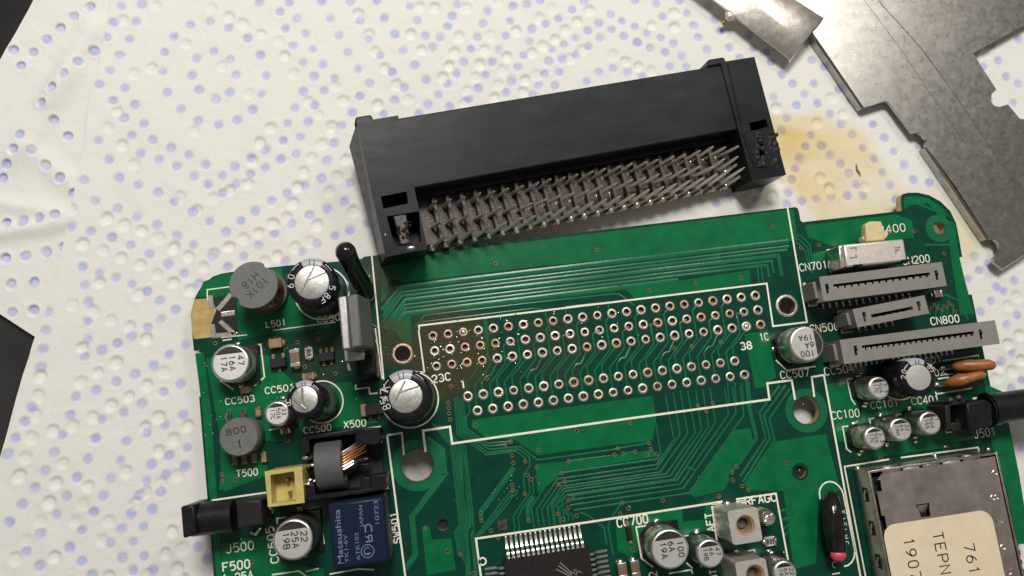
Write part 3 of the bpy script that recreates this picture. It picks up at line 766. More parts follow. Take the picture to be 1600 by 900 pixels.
# bus along the top: world-horizontal runs that turn down to the left
X_T = lambda t, a: tile(590, 380, 6.667, [(t, a)])[0]
for (cx, cy), yy, w, xr, low in (((115, 505), None, .25, None, (30, 610)), ((205, 508), 424.5, .80, 1236, (50, 700)), ((218, 545), 432.8, .40, 1236, (50, 770)), ((232, 580), 438.4, .40, 1232, (45, 832)),
                                 ((255, 640), 445.4, .62, 1216, (60, 890)), ((270, 664), 452.8, .36, 1204, (92, 905)), ((288, 690), 458.6, .36, 1196, (122, 910)), ((305, 716), 466.4, .85, None, (160, 905))):
    c = xy(*X_T(cx, cy)); l = xy(*X_T(*low))
    if yy:
        yw = xy(830, yy)[1]
        x2 = xy(xr, 400)[0] if xr else xy(1060, 440)[0]
        # the 45 degree leg meets the run at height yw
        k = c[0] + (yw - c[1]) * (c[0] - l[0]) / (c[1] - l[1]) if abs(c[1] - l[1]) > 1e-6 else c[0]
        P = [l, (k, yw), (x2, yw)]
        if xr and xr < 1220: P.append((x2 + 0.05, yw - (3.6 if xr > 1210 else 2.2)))
        trw(P, w)
    else:
        tr([X_T(30, 610), X_T(115, 505), X_T(100, 470), X_T(100, 395), X_T(115, 378), X_T(230, 360)], .3)
tr(tile(880, 380, 4.092, [(1240, 130), (1250, 250)]), .18); tr(tile(880, 380, 4.092, [(1262, 120), (1280, 248)]), .18)
# thin lines just above the white outline
tr(tile(590, 380, 6.667, [(385, 880), (490, 752), (1600, 622)]) + [(960, 459), (968, 460), (990, 477)], .14)
tr(tile(590, 380, 6.667, [(420, 870), (478, 820), (1600, 682)]) + [(842, 482), (849, 488)], .12)
tr([(884, 489), (884, 480), (950, 472)], .14)
tr([(758, 497), (763, 560)], .55); tr([(852, 488), (856, 508), (861, 520)], .14); tr([(950, 470), (952, 490)], .3)
# hatch between rows C and D/E and the links up to A and B
for j in range(19):
    x, y = 4.547 + j * PI_, -10.645
    x1 = 2.54 * round((x + 3.0) / 2.54)
    d = x1 - x
    if j % 3 == 1:
        trw([(x, y), (x, y + 2.0), (x + 0.9, y + 2.9), (x + 0.9 + (d - 1.4) * .5, y + 3.0), (x1, y + 5.1)], .15)
    else:
        trw([(x, y), (x, y + 2.3), (x1 - 0.1, y + 2.3 + d * 0.9), (x1, -5.08)], .15)
    me_tri = [(x - .42, y + .5), (x + .42, y + .5), (x, y + 1.5)]
for j in range(18):
    x, y = 5.82 + j * PI_, -13.155
    x1 = x + 3.07
    xm = 2.54 * math.floor(x1 / 2.54) + 1.27
    d = xm - x
    trw([(x, y), (x, y + 4.1), (xm, y + 4.1 + d * 1.0), (xm, -3.4 + 0.35 * (j % 3))] + ([(xm + 1.27, -2.54)] if j % 2 else [(xm, -1.2), (xm + 1.1, -0.2)]), .14)
# nested lines from row E to the lower bus
tops = [(590,90),(700,90),(760,62),(815,55),(872,52),(935,45),(990,42),(1045,30),(1160,30),(1220,20),(1280,8)]
ups = [(662,545),(765,432),(812,392),(872,384),(932,378),(981,357),(1036,328),(1090,300),(1192,236),(1250,225),(1312,242)]
lows = [(632,588),(630,632),(630,664),(657,690),(708,702),(737,720),(766,745),(792,752),(816,782),(837,817),(885,853)]
lend = [(1145,628),(1165,640),(1178,655),(1190,690),(1205,712),(1208,735),(1212,755),(1225,768),(1245,808),(1240,868),(1260,880)]
for k in range(11):
    A_ = tile(900, 600, 5, [tops[k], ups[k], lows[k]])
    lw_ = xy(*A_[2])
    xc = xy((870, 874, 877, 879, 881, 883, 885, 888, 888, 888, 892)[k], 770)[0]
    P = [xy(*q) for q in A_] + [(xc, lw_[1])]
    if k < 7:
        xb = xy((830, 838, 846, 855, 862, 871, 879)[k], 795)[0]
        P += [(xb, lw_[1] - (xc - xb) * 1.05), (xb + .1, xy(850, 822)[1])]
    trw(P, .17)
T6 = lambda pts: tile(640, 620, 5, pts)
tr(T6([(352,0),(372,285),(600,455),(830,425),(900,475),(905,505)]), .15)
tr(T6([(368,0),(390,272),(610,437),(850,410),(935,470),(940,540),(890,610),(900,758)]), .15)
tr(T6([(384,0),(405,262),(618,412),(865,390),(1000,495),(1600,412)]) + tile(900, 600, 5, [(326,503)]), .17)
tr(T6([(400,0),(422,258),(615,388),(750,375)]), .15)
tr(T6([(416,0),(436,250),(612,364),(790,350)]), .15)
tr(T6([(460,40),(472,115),(440,165),(446,245),(560,330)]), .14)
tr(T6([(1243,503),(1600,458)]) + tile(900, 600, 5, [(303,552)]), .16)
tr(tile(900, 600, 5, [(12,365),(425,305)]), .3); tr(tile(900, 600, 5, [(326,503),(568,462)]), .16); tr(tile(900, 600, 5, [(368,543),(462,530)]), .2); tr(tile(900, 600, 5, [(585,508),(557,553)]), .3)
tr([(1072, 730), (1085, 734)], .3); tr(tile(900, 600, 5, [(1253,645),(1217,692)]), .3)
# left bundle down past the big mounting hole
T5 = lambda pts: tile(580, 720, 4.706, pts)
for k, x0 in enumerate((150, 178, 206, 234, 262)):
    tr(T6([(x0 + 20, 205 + 8 * k), (322 + 17 * k, 382 - 3 * k)]) + T5([(598 + 16 * k, 0), (652 + 16 * k, 465), (617 + 16 * k, 520), (640 + 15 * k, 690 + 20 * k)]), .14)
tr(T6([(385, 370), (452, 900)]) + T5([(668, 0), (722, 470), (694, 515), (706, 690), (716, 847)]), .72)
for k in (0, 1): tr(T6([(415 + 17 * k, 372), (478 + 15 * k, 900)]) + T5([(755, 500), (735 + 14 * k, 545), (768 + 12 * k, 847)]), .14)
tr(T6([(130, 330), (255, 415), (272, 600)]) + T5([(540, 95), (300, 410), (325, 690), (250, 800)]), .85)
tr(T5([(1050, 50), (805, 378)]), .8); tr(T5([(805, 385), (810, 440)]), .62)
for k in range(3): tr(T6([(790 + 20 * k, 735 + 8 * k), (690 + 28 * k, 860)]) + T5([(770 + 18 * k, 555 - 3 * k)]), .15)
tr(T6([(803, 730), (845, 738), (820, 775), (770, 790)]), .2)
for k in range(2): tr(T6([(930 + 32 * k, 640 + 10 * k), (940 + 30 * k, 750), (850 + 30 * k, 870)]) + T5([(1045 + 35 * k, 410), (1058 + 34 * k, 520)]), .16)
tr(T6([(970, 780), (920, 860), (925, 890)]) + T5([(1150, 380), (1157, 440)]), .5)
for k, q in enumerate(((1300, 1), (1340, 2), (1385, 3))): tr(T5([(q[0] + 110, 215 + 25 * k), (q[0], 340), (q[0] + 12, 480)]), .16)
tr(T5([(1400, 350), (1450, 400), (1455, 440)]), .16); tr(tile(880, 720, 4.706, [(10, 360), (70, 400), (75, 440)]), .16)
tr(tile(880, 720, 4.706, [(120, 380), (180, 400), (300, 490), (320, 620)]), .18); tr(tile(880, 720, 4.706, [(430, 310), (350, 420), (330, 480), (350, 600), (370, 690)]), .18)
# right hand side: lines passing the mounting hole
T13 = lambda pts: tile(1130, 560, 4.5, pts)
tr(T13([(165, 140), (180, 330), (235, 560), (95, 760)]), .55)
tr(T13([(400, 190), (255, 380), (300, 560), (120, 830)]), .3); tr(T13([(440, 190), (285, 400), (330, 560), (140, 870)]), .3); tr(T13([(470, 215), (325, 420), (360, 575), (150, 890)]), .2)
for k in range(4): tr(T13([(30 + 50 * k, 170), (42 + 52 * k, 330)]), .13)
T12 = lambda pts: tile(1200, 300, 4, pts)
for k in range(3): tr(T12([(150, 270 + 22 * k), (205 - 8 * k, 272 + 24 * k), (262 - 14 * k, 330 + 20 * k), (270 - 12 * k, 400 + 20 * k), (310 - 14 * k, 470 + 20 * k)]), .2)
for k in range(5): tr(T12([(1010 + 36 * k, 770), (1020 + 34 * k, 730), (1040 + 30 * k, 700)]), .13)
tr(T12([(905, 60), (1050, 120)]), .3); tr(T12([(980, 330), (1140, 330), (1145, 370)]), .3)
tr([(1213, 800), (1245, 793)], .3); tr([(1222, 828), (1250, 806)], .14); tr([(1222, 812), (1260, 806)], .45); tr([(1225, 836), (1245, 826), (1256, 817)], .2)
# left side
for k in range(5): tr([(560 + 3 * k, 487 + 4 * k), (575 + 2.5 * k, 503 + 6 * k), (590, 512 + 9 * k)], .14)
for k in range(4): tr([(448, 600 + k), (449, 615)], .12)
tr([(416, 522), (430, 508), (500, 500), (516, 499)], .25); tr([(428, 528), (440, 516), (520, 508)], .18)
tr([(436, 560), (437, 600)], .4); tr([(345, 765), (348, 745), (415, 738)], .5); tr([(330, 735), (334, 760)], .3); tr([(392, 872), (412, 862), (425, 845)], .3); tr([(398, 880), (420, 866), (432, 850)], .2)
tr([(1330, 690), (1400, 683), (1450, 690)], .14); tr([(1428, 668), (1434, 700)], .14); tr([(1463, 700), (1468, 690), (1520, 684)], .5)
tr([(1530, 560), (1540, 600)], .4); tr([(1475, 460), (1500, 470), (1512, 500)], .3)
for pts, w in TR:
    b = MB(); b.ribbon(pts, max(w - .13, .04), 0.012, relief=0.036, slope=2.9)
    part('copper_trace', b, M['trace'])

# plated holes
b = MB()
b.lathe([(0.001, -0.72), (0.44, -0.70), (0.45, 0.02)], 16, 1, cap=False)
b.lathe([(0.45, 0.02), (0.48, 0.10), (0.60, 0.13), (0.76, 0.10), (0.86, 0.02)], 16, 0, cap=False)
M['padbrown'] = mat('flux_stained_pad', (0.40, 0.30, 0.20), 0.45, 0.7, ns=1.6, namt=0.5, rv=0.2, bump=0.05, bs=6)
M['paddull'] = mat('dull_grey_pad', (0.44, 0.40, 0.35), 0.45, 0.8, ns=1.6, namt=0.4, rv=0.15, bump=0.05, bs=6)
variants = []
for vm_ in ('pad', 'paddull', 'padbrown'):
    q = obj('plated_hole', b, [M[vm_], M['barrel']]); variants.append(q.data); bpy.data.objects.remove(q)
pad0 = None
for k, p in enumerate(PADS):
    if pad0 is None:
        pad0 = obj('plated_hole', b, [M['pad'], M['barrel']], parent=root, loc=(*p, 1.6)); o = pad0
    else:
        o = copy(pad0, root, (*p, 1.6))
    if k < 69: o.data = variants[rng.choice((0, 1, 2), p=(.05, .3, .65)) if (k % 23) < 4 else rng.choice((0, 1, 2), p=(.25, .5, .25))]
    else: o.data = variants[rng.choice((0, 1, 2), p=(.5, .4, .1))]
    s_ = random.uniform(0.93, 1.05); o.scale = (s_, s_ * random.uniform(0.96, 1.04), 1); o.rotation_euler = (0, 0, random.uniform(0, 6.28))
    if k in FILLED:
        d = MB(); d.ball((0, 0, -0.1), 0.55, 12, 6, sc=(1, 1, 0.75), z0=-20)
        obj('solder_plug', d, M['solder'], parent=o)
for a, c, ro, ri in BIG:
    r0, r1 = rpx(a, c, ri), rpx(a, c, ro)
    d = MB(); d.lathe([(r0, -1.6), (r0, 0.03)], 32, 1, cap=False); d.lathe([(r0, 0.03), (r0 + .05, .12), (r0 + .25, .16), (r1 - .12, .12), (r1, .03)], 32, 0, cap=False)
    part('plated_peg_hole', d, [M['padbrown' if a < 700 else 'paddull'], M['barrel']], loc=(*xy(a, c), 0), label='burnt wide plated hole at the left end of the pin rows' if a < 700 else 'clean wide plated hole at the right end of the pin rows')
b = MB(); b.lathe([(0.17, -1.5), (0.17, 0.04)], 8, 1, cap=False); b.lathe([(0.17, 0.04), (0.19, 0.075), (0.31, 0.07), (0.36, 0.02)], 10, 0, cap=False)
via0 = None
for p in vw:
    if via0 is None: via0 = obj('via', b, [M['viaring'], M['barrel']], parent=root, loc=(*p, 1.6))
    else: copy(via0, root, (*p, 1.6))
# solder crumbs and burnt flux left by the desoldering, plus specks added as glints
b = MB()
for k in range(420):
    q = rng.random()
    if q < .55: x, y = rng.normal(5, 5.5), rng.normal(-2.6, 2.4)
    elif q < .8: x, y = rng.uniform(8, 56), rng.choice((-1.27, 1.1, -3.8, -0.9)) + rng.normal(0, .5)
    elif q < .9: x, y = rng.normal(-9, 1.8), rng.normal(-1, 2)
    else: x, y = rng.uniform(-35, 70), rng.uniform(-35, 8)
    p = (x, y)
    if any(math.hypot(x - h[0][0], y - h[0][1]) < h[1] + .1 for h in HOLES[:109]): continue
    s_ = abs(rng.normal(0, .07)) + .035
    b.ball((x, y, 0.06 + s_ * .3), s_, 6, 4, 0 if rng.random() < .28 else 1, sc=(1, rng.uniform(.7, 1.6), .6))
for k in range(60):  # bright metal balls imitating white glints and dust specks on the lacquer
    c = (rng.normal(800, 22), rng.normal(768, 12)) if k < 22 else (rng.uniform(318, 345), rng.uniform(560, 760)) if k < 42 else (rng.uniform(400, 560), rng.uniform(510, 680))
    b.ball((*xy(*c), .05), rng.uniform(.03, .085), 6, 4, 0, sc=(rng.uniform(.6, 2), 1, .6))
part('solder_crumbs_and_glints', b, [M['solder'], M['fluxed']], kind='stuff')

# ------------------------------------------------------------------ white print on the board
SZ = 0.085
def silk(pts, w=0.27, raw=False, closed=False, label=None):
    b = MB(); b.ribbon(pts if raw else brd(pts), w, SZ, closed=closed)
    return part('printed_outline', b, M['silk'], label=label)
silk([(581, 400), (599.5, 593)], .26); silk([(586.5, 513), (597, 592)], .2); silk([(605, 680), (633, 898), (650, 1030)], .3)
silk([(605, 680), (628, 676.5), (631, 711)], .3)
silk([(1230, 324), (1260.5, 503.3), (1207.5, 509.8), (1197.7, 443), (654.6, 509), (655, 516)], .3, label='white outline round the top of the pin rows')
silk([(654, 515), (663, 581), (653, 582)], .25)
silk([(665, 706), (661, 673), (703, 666.6), (706.5, 693), (960, 657), (1202, 624), (1198.5, 599), (1236.7, 594), (1242, 624.5)], .36, label='white outline below the pin rows')
silk([(1272, 620), (1268, 589), (1287, 586), (1344, 900), (1366, 1020)], .33)
silk([(556, 601), (556, 608), (576.5, 605.5), (578, 615.5), (590, 614)], .24)
silk([(752, 905), (743.6, 841.5), (920, 815.6), (1128.6, 783.7)], .34, label='white outline round the square chip')
silk([(1150, 780), (1212, 771), (1231, 875)], .3); silk([(1148, 787), (1166, 784.5)], .24); silk([(1150, 783.5), (1165, 781.5)], .2)
silk([(1131, 789.5), (1112, 792), (1120, 846)], .24); silk([(1127, 786), (1112, 788)], .2)
silk([(1133, 866), (1143, 865)], .2); silk([(1160, 862), (1178.5, 859), (1179, 863)], .22); silk([(1216, 864), (1225, 862.5)], .24)
silk(tile(1180, 720, 3.81, [(386, 228), (380, 190), (386, 165), (400, 142), (420, 128), (445, 123), (470, 129), (495, 148), (512, 170), (522, 195), (592, 535), (588, 575), (572, 605), (550, 622), (528, 628)]), .26, label='white pill-shaped outline round the pink-tipped part')
b = MB(); b.ribbon(circ(xy(1305, 882), .52, 14)[1:11], .16, SZ); part('printed_outline', b, M['silk'])
silk([(1389, 717.5), (1319, 729), (1352, 900), (1376, 1020)], .26); silk([(1407, 715), (1527.5, 699), (1529.5, 705)], .26)
silk(tile(440, 640, 5.625, [(710, 170), (865, 150), (882, 285), (850, 290)]), .24); silk(tile(440, 640, 5.625, [(860, 562), (918, 553), (937, 690), (900, 697)]), .24); silk(tile(440, 640, 5.625, [(800, 745), (905, 732), (918, 800)]), .22)
silk([(322, 783), (416, 769.5)], .28); silk([(468, 729), (472, 728), (473, 740)], .2)
silk(tile(280, 520, 4.706, [(530, 92), (600, 85), (628, 325), (555, 390)]), .22); silk(tile(280, 520, 4.706, [(300, 350), (400, 418)]), .22); silk([(348, 532), (362, 530)], .2)
silk(tile(280, 520, 4.706, [(310, 35), (500, 15)]), .18)
silk(tile(280, 700, 4.5, [(690, 530), (690, 495), (770, 485)]), .22); silk(tile(280, 700, 4.5, [(905, 465), (985, 453), (1020, 675)]), .22)
silk(tile(1200, 540, 4, [(530, 205), (492, 210), (520, 335), (545, 370)]), .22); silk(tile(1200, 540, 4, [(500, 502), (465, 508), (490, 645), (520, 668)]), .22); silk(tile(1200, 540, 4, [(582, 493), (617, 488), (620, 500)]), .22)
silk(tile(1200, 540, 4, [(690, 450), (632, 458), (640, 505)]), .22); silk(tile(1200, 540, 4, [(755, 440), (780, 436)]), .22); silk(tile(1200, 540, 4, [(800, 445), (798, 433), (832, 428)]), .22); silk(tile(1200, 540, 4, [(920, 415), (950, 411)]), .22)
silk(tile(1200, 300, 4, [(150, 860), (85, 872), (50, 905)]), .24); silk(tile(1200, 540, 4, [(48, 90), (115, 155), (295, 130)]), .24)
silk(tile(880, 720, 4.706, [(620, 475), (535, 487), (575, 715), (660, 782)]), .25); silk(tile(880, 720, 4.706, [(735, 458), (825, 443), (832, 485)]), .25); silk(tile(880, 720, 4.706, [(890, 552), (925, 547)]), .22); silk(tile(880, 720, 4.706, [(905, 750), (950, 790)]), .22)
silk(tile(1200, 300, 4, [(420, 357), (370, 363), (397, 520)]), .24); silk(tile(1200, 300, 4, [(300, 565), (222, 573), (255, 715), (310, 705)]), .24); silk(tile(1200, 300, 4, [(510, 735), (435, 745), (460, 882), (530, 872)]), .24)
silk(tile(1290, 480, 5.714, [(95, 308), (2, 322), (40, 525), (130, 513)]), .26)
silk(tile(1290, 480, 5.714, [(1040, 480), (1360, 430), (1365, 445)]), .22); silk(tile(1290, 480, 5.714, [(978, 755), (985, 775), (1295, 725), (1300, 712)]), .24); silk(tile(1290, 480, 5.714, [(1000, 640), (1100, 625)]), .24); silk(tile(1290, 480, 5.714, [(1060, 590), (1080, 603), (1140, 595)]), .22)
silk(tile(1440, 580, 6.43, [(190, 335), (187, 320), (265, 312)]), .22); silk(tile(1440, 580, 6.43, [(240, 595), (250, 618), (300, 610)]), .22); silk(tile(1440, 580, 6.43, [(510, 275), (720, 246)]), .3)
silk(tile(280, 360, 4.706, [(210, 515), (206, 437), (370, 415)]), .18); silk(tile(280, 360, 4.706, [(690, 735), (1150, 675)]), .18); silk([(480, 740), (428, 745)], .12)
silk([(420, 672), (448, 667), (449, 660)], .18); silk([(498, 888), (478, 893)], .22); silk([(425, 898), (467, 892), (485, 905)], .25); silk([(515, 897), (560, 889), (585, 890)], .22)
silk([(560, 428), (571, 450), (577, 430), (576, 455), (566, 468)], .18); silk([(543, 440), (546, 460)], .2)
silk([(1312, 895), (1300, 897)], .2); silk([(1045, 896), (1080, 890), (1082, 896)], .24)
# rings printed under the tall capacitors
for (a, c), r_ in (((503, 458), 42), ((503, 628), 33), ((641, 624), 44), ((1403, 590), 33)):
    b = MB(); b.ribbon(circ(xy(a, c), rpx(a, c, r_), 36), .22, SZ, closed=True); part('printed_outline', b, M['silk'])
b = MB(); b.ribbon(circ(xy(754, 877), .55, 16), .26, SZ, closed=True); part('printed_outline', b, M['silk'])

def text(s_, a, c, hpx, dup=False, lw=0.17):
    p, q = Vector(xy(*a)), Vector(xy(*c))
    d = q - p; h = rpx(a[0], a[1], hpx)
    w0 = text_width(s_, h)
    wide = d.length / w0 if w0 else 1
    b = MB(); strokes(b, s_, h, lw, p.x, p.y, math.atan2(d.y, d.x), SZ + .004, wide)
    part('printed_code', b, M['silk'], label='white printed code ' + s_)
text('L501', (416, 512), (447, 508), 9.5); text('CC502', (496, 504.5), (541, 499), 9); text('CC503', (353, 632.6), (398, 627), 10)
text('CC501', (415, 615.6), (460, 609.5), 10); text('CC500', (475.5, 678), (518, 672), 10); text('X500', (538, 669), (572, 665.5), 10.5)
text('T500', (370, 745.5), (403, 742), 10.5); text('J500', (354, 864.5), (397, 858), 13); text('F500', (349, 893), (391, 887), 13, lw=.22); text('1.25A', (348, 911), (396, 904), 12, lw=.2)
text('CC505', (436, 878), (427, 822), 12, lw=.2); text('SW501', (626, 847.5), (619.5, 800), 10, lw=.2)
text('23C', (676, 598.5), (704.5, 593.5), 11.5, lw=.22); text('1', (720, 607), (728, 606), 12, lw=.28); text('1C', (1187.5, 532.8), (1201, 531), 10.5, lw=.18); text('38', (1158, 547), (1175, 544.7), 11, lw=.24)
text('CN701', (1250, 424), (1292.5, 419), 11); text('J400', (1374, 365.5), (1415, 361), 11.5); text('CN200', (1411, 414), (1453, 409), 11); text('CN500', (1266, 520), (1311, 515.5), 11.5)
text('CN800', (1455, 508), (1499, 503), 11, lw=.2); text('CC507', (1220, 592), (1264.5, 587.5), 11); text('CC504', (1289, 586.7), (1334.5, 580.5), 11.5); text('CC100', (1300, 655.5), (1343, 650.7), 11.5)
text('CC101', (1361, 639), (1404, 634), 10); text('CC401', (1425, 632.5), (1467.5, 628.5), 10.5); text('L501', (1437, 570.5), (1471, 566), 9); text('502', (1452, 589.5), (1476, 585.5), 10)
text('J501', (1522.5, 685), (1556, 680), 12); text('CC700', (965, 824), (1013, 816.7), 13, lw=.24)
text('AFT', (1117, 829), (1112, 801), 11, lw=.24); text('RFAGC', (1165.5, 789.5), (1213, 782.5), 11.5, lw=.24); text('2', (1027, 900), (1025, 892), 12, lw=.24)
text('OT', (1121, 905), (1118, 889), 10, lw=.24)

# ------------------------------------------------------------------ components soldered to the board
def sub_(name, mb, mats, parent, **kw):
    return obj(name, mb, mats, parent=parent, **kw)

def smd_cap(top, rp, h, lines, label, rot=-90, white=False, term='y', D=None):
    """surface-mount aluminium can on a black chamfered base; the print is read along rot"""
    t = at(*top, h); r = D / 2 if D else rpx(top[0], top[1], rp, h)
    b = MB()
    b.lathe([(r, .85), (r, 1.25), (r - .22, 1.5), (r - .22, 1.62), (r, 1.9), (r, h - .55), (r - .10, h - .22), (r - .32, h - .03), (r - .5, h)], 40)
    o = part('smd_capacitor', b, M['can'], loc=(t.x, t.y, 0), smooth=50, label=label)
    d = MB(); d.lathe([(r - .42, h + .004), (0.001, h + .012)], 40, cap=False)
    sub_('can_top', d, M['canwhite' if white else 'cantop'], o)
    a = r + .12; c = a * .5
    d = MB()
    pl = [(-a, -a + c), (-a + c, -a), (a, -a), (a, a), (-a + c, a), (-a, a - c)]
    d.prism(pl, .05, .85)
    for sx, sy in ((-1, 0), (1, 0), (0, -1), (0, 1)):
        d.box((sx * (a - .15), sy * (a - .15), 1.05), (.3 if sx else a * .7, .3 if sy else a * .7, .45))
    sub_('base', d, M['plastic'], o, bevel=.06)
    for s_ in (-1, 1):
        d = MB(); d.box((0, s_ * (a + .22), .12), (.75, .75, .2)); d.ball((0, s_ * (a + .28), .1), .42, 10, 5, sc=(1.05, .8, .75), z0=0)
        sub_('terminal', d, M['solder'], o, rot=(0, 0, 0 if term == 'y' else R(90)))
    cs, sn = math.cos(R(rot)), math.sin(R(rot))
    x0 = -.47 * r; rr = r - .46; n = 16; a0 = math.acos(x0 / rr)
    seg = [(rr * math.cos(a0 + (2 * math.pi - 2 * a0) * i / n), rr * math.sin(a0 + (2 * math.pi - 2 * a0) * i / n)) for i in range(n + 1)]
    d = MB(); d.add([(x * cs - y * sn, x * sn + y * cs, h + .02) for x, y in seg], [tuple(range(n + 1))])
    sub_('polarity_mark', d, M['ink'], o)
    d = MB(); hh = r * .29
    for k, l in enumerate(lines):
        yy = (.50, .06, -.36)[k] * r - hh / 2 + (0.03 * r if len(lines) > 2 else -.1 * r)
        xs = -.36 * r + (0.05 * r if k == 0 else 0)
        strokes(d, l, hh, .055 * r, xs * cs - yy * sn, xs * sn + yy * cs, R(rot), h + .018, 1.0, 1.45)
    sub_('can_print', d, M['ink'], o)
    return o
smd_cap((360, 567), 31, 5.6, ('47', '16A', '17A'), 'bright topped aluminium can capacitor printed 47 at the left board edge', white=True)
smd_cap((458, 843), 33, 7.2, ('22', '25A', '19B'), 'aluminium can capacitor beside the blue relay')
smd_cap((433, 646), 21, 5.4, ('33', '50A', '17C'), 'small aluminium can half under the black capacitor CC500', white=True)
smd_cap((1261, 537), 28, 5.8, ('100', '6A', '19A'), 'aluminium can capacitor printed upside down, right of the pin rows', rot=180, term='x')
smd_cap((1374, 606), 18, 5.4, ('3.3', '50A', '17C'), 'small aluminium can capacitor above the row of three')
smd_cap((1367.5, 684), 18, 5.4, ('3.3', '50A', '17C'), 'small aluminium can capacitor, leftmost of the row of three')
smd_cap((1408, 671), 18.5, 5.4, ('22', '6A', '19H'), 'small aluminium can capacitor, middle of the row of three')
smd_cap((1454, 661), 18.5, 5.4, ('1', '50A', '15S'), 'small aluminium can capacitor beside the right phono socket')
smd_cap((1047, 858), 31, 6.0, ('100', '6A', '19A'), 'aluminium can capacitor printed 100 right of the square chip')
smd_cap((1110, 865), 22.5, 5.6, ('47', '6A', '19B'), 'small aluminium can capacitor left of the tuning cans')
smd_cap((1227, 896), 20, 5.6, ('22', '6A', '19H'), 'small aluminium can cut by the lower picture edge')

def ecap(top, h, r_px, silver, stripe, marks, label, base=None, score=(), plain=False):
    """radial electrolytic in a black sleeve"""
    t = at(*top, h); r = rpx(top[0], top[1], r_px, h)
    bpt = Vector((*xy(*base), 0)) if base else Vector((t.x, t.y, 0))
    ax = (t - bpt); L = ax.length; zax = ax.normalized()
    xax = Vector((1, 0, 0)); yax = zax.cross(xax).normalized(); xax = yax.cross(zax)
    mw = Matrix((xax, yax, zax)).transposed().to_4x4(); mw.translation = bpt
    rs = r * silver
    b = MB(); b.lathe([(r - .35, .1), (r, .5), (r, 1.3), (r - .15, 1.6), (r, 1.95), (r, L - .95), (r - .12, L - .5), (r - .42, L - .16), (r - .8, L - .02), (rs, L - .05), (rs - .02, L - .25)], 44, cap=False)
    o = part('electrolytic_capacitor', b, M['sleeve'], mw=mw, smooth=55, label=label)
    d = MB(); d.lathe([(rs + .02, L - .14), (rs - .15, L - .10), (0.001, L - .10)], 36, cap=False)
    sub_('can_top', d, M['cantop' if plain else 'can'], o)
    d = MB()
    for p0, p1 in score: d.ribbon([(p0[0] * rs, p0[1] * rs), (p1[0] * rs, p1[1] * rs)], .10, L - .10, relief=.09)
    if score: sub_('vent_score', d, M['solder'], o)
    d = MB(); a0, a1 = R(stripe - 28), R(stripe + 28); e = .018
    d.lathe([(r + e, 2.2), (r + e, L - .95), (r - .12 + e, L - .5 + e), (r - .42, L - .16 + e), (r - .8, L - .02 + e), (rs + .05, L - .05 + e)], 10, a0=a0, a1=a1, cap=False)
    sub_('stripe', d, M['stripe'], o)
    d = MB()
    for an in (-6, 6):
        a = R(stripe + an)
        d.ribbon([((rs + .15) * math.cos(a), (rs + .15) * math.sin(a)), ((r - .35) * math.cos(a), (r - .35) * math.sin(a))], .12, L + .055)
    sub_('minus_mark', d, M['ink'], o)
    d = MB(); rm = (r + rs) / 2
    for s_, an in marks:
        d = MB()
        a = R(an); w = .25 * (r - rs) * 2
        hh = (r - rs) * .72
        cx, cy = rs + (r - rs) * .12, 0
        tx = Vector((math.sin(a), -math.cos(a)))
        o2 = Vector((cx * math.cos(a), cx * math.sin(a))) - tx * (hh * .33 * len(s_))
        strokes(d, s_, hh, .11, o2.x, o2.y, a - math.pi / 2, L + .03)
        sub_('sleeve_print', d, M['sprint'], o)
    for a in (stripe + 34, stripe - 60):   # thin arcs printed round the rim
        d = MB(); d.ribbon([((r - .42) * math.cos(R(a + k * 4)), (r - .42) * math.sin(R(a + k * 4))) for k in range(7)], .10, L - .0); sub_('rim_line', d, M['sprint'], o)
    return o
ecap((487, 441), 11.8, 40, .67, 84, (('0', 158), ('6', 184), ('5', -22), ('8', -48), ('F', -66)), 'black sleeved capacitor beside the grey drum inductor', score=(((.25, .95), (-.75, -.62)), ((-.2, .2), (.86, .48))), base=(503, 456))
ecap((475.5, 624), 11.8, 31, .67, 88, (('0', 190), ('C', 178)), 'black sleeved capacitor leaning over a small can, below the chip parts', base=(502, 629), score=(((-.1, .9), (-.15, -.1)), ((-.15, -.1), (.2, -.7)), ((-.8, .1), (0, -.75))))
ecap((634, 619), 11.5, 42, .62, 96, (('K', 150), ('47', 172), ('85', 196)), 'black sleeved capacitor beside the burnt peg hole', score=(((.08, .95), (-.85, -.55)), ((-.45, .25), (.85, .5))), base=(641, 623))
ecap((1436, 589.5), 8.5, 29, .66, 86, (('0', 152), ('2', 172), ('85', 30)), 'black sleeved capacitor with pale plain top under the longest grey connector', base=(1393, 590), plain=True)

# drum inductor with copper winding
h = 8.2; t = at(396, 445, h); r = rpx(396, 445, 38, h)
b = MB()
n = 44; pl = []
for i in range(n):
    a = 2 * math.pi * i / n
    rr = r
    for na in (50, 218):
        if abs((math.degrees(a) - na + 180) % 360 - 180) < 11: rr = r * .87
    pl.append((rr * math.cos(a), rr * math.sin(a)))
b.prism(pl, h - 1.3, h)
o = part('drum_inductor', b, M['ferritetop'], loc=(t.x, t.y, 0), bevel=.1, smooth=30, label='grey drum inductor with copper winding near the upper left board corner')
d = MB(); prof = []
for k in range(33):
    prof.append((r * .86 + .18 * abs(math.sin(k * math.pi / 4)), 1.4 + (h - 2.7) * k / 32))
d.lathe(prof, 36, cap=False); sub_('copper_winding', d, M['copper'], o)
d = MB(); d.lathe([(r, .1), (r, 1.4), (r * .7, 1.41)], 36); sub_('lower_flange', d, M['ferrite'], o)
d = MB(); hh = 1.05; an = R(220)
dx, dy = math.cos(an), math.sin(an); ux, uy = -dy, dx
for s_, yo, xo in (('101K', .18, -2.0), ('H18', -1.35, -1.55)):
    strokes(d, s_, hh, .16, dx * xo + ux * yo, dy * xo + uy * yo, an, h + .01, 1.0, 1.5)
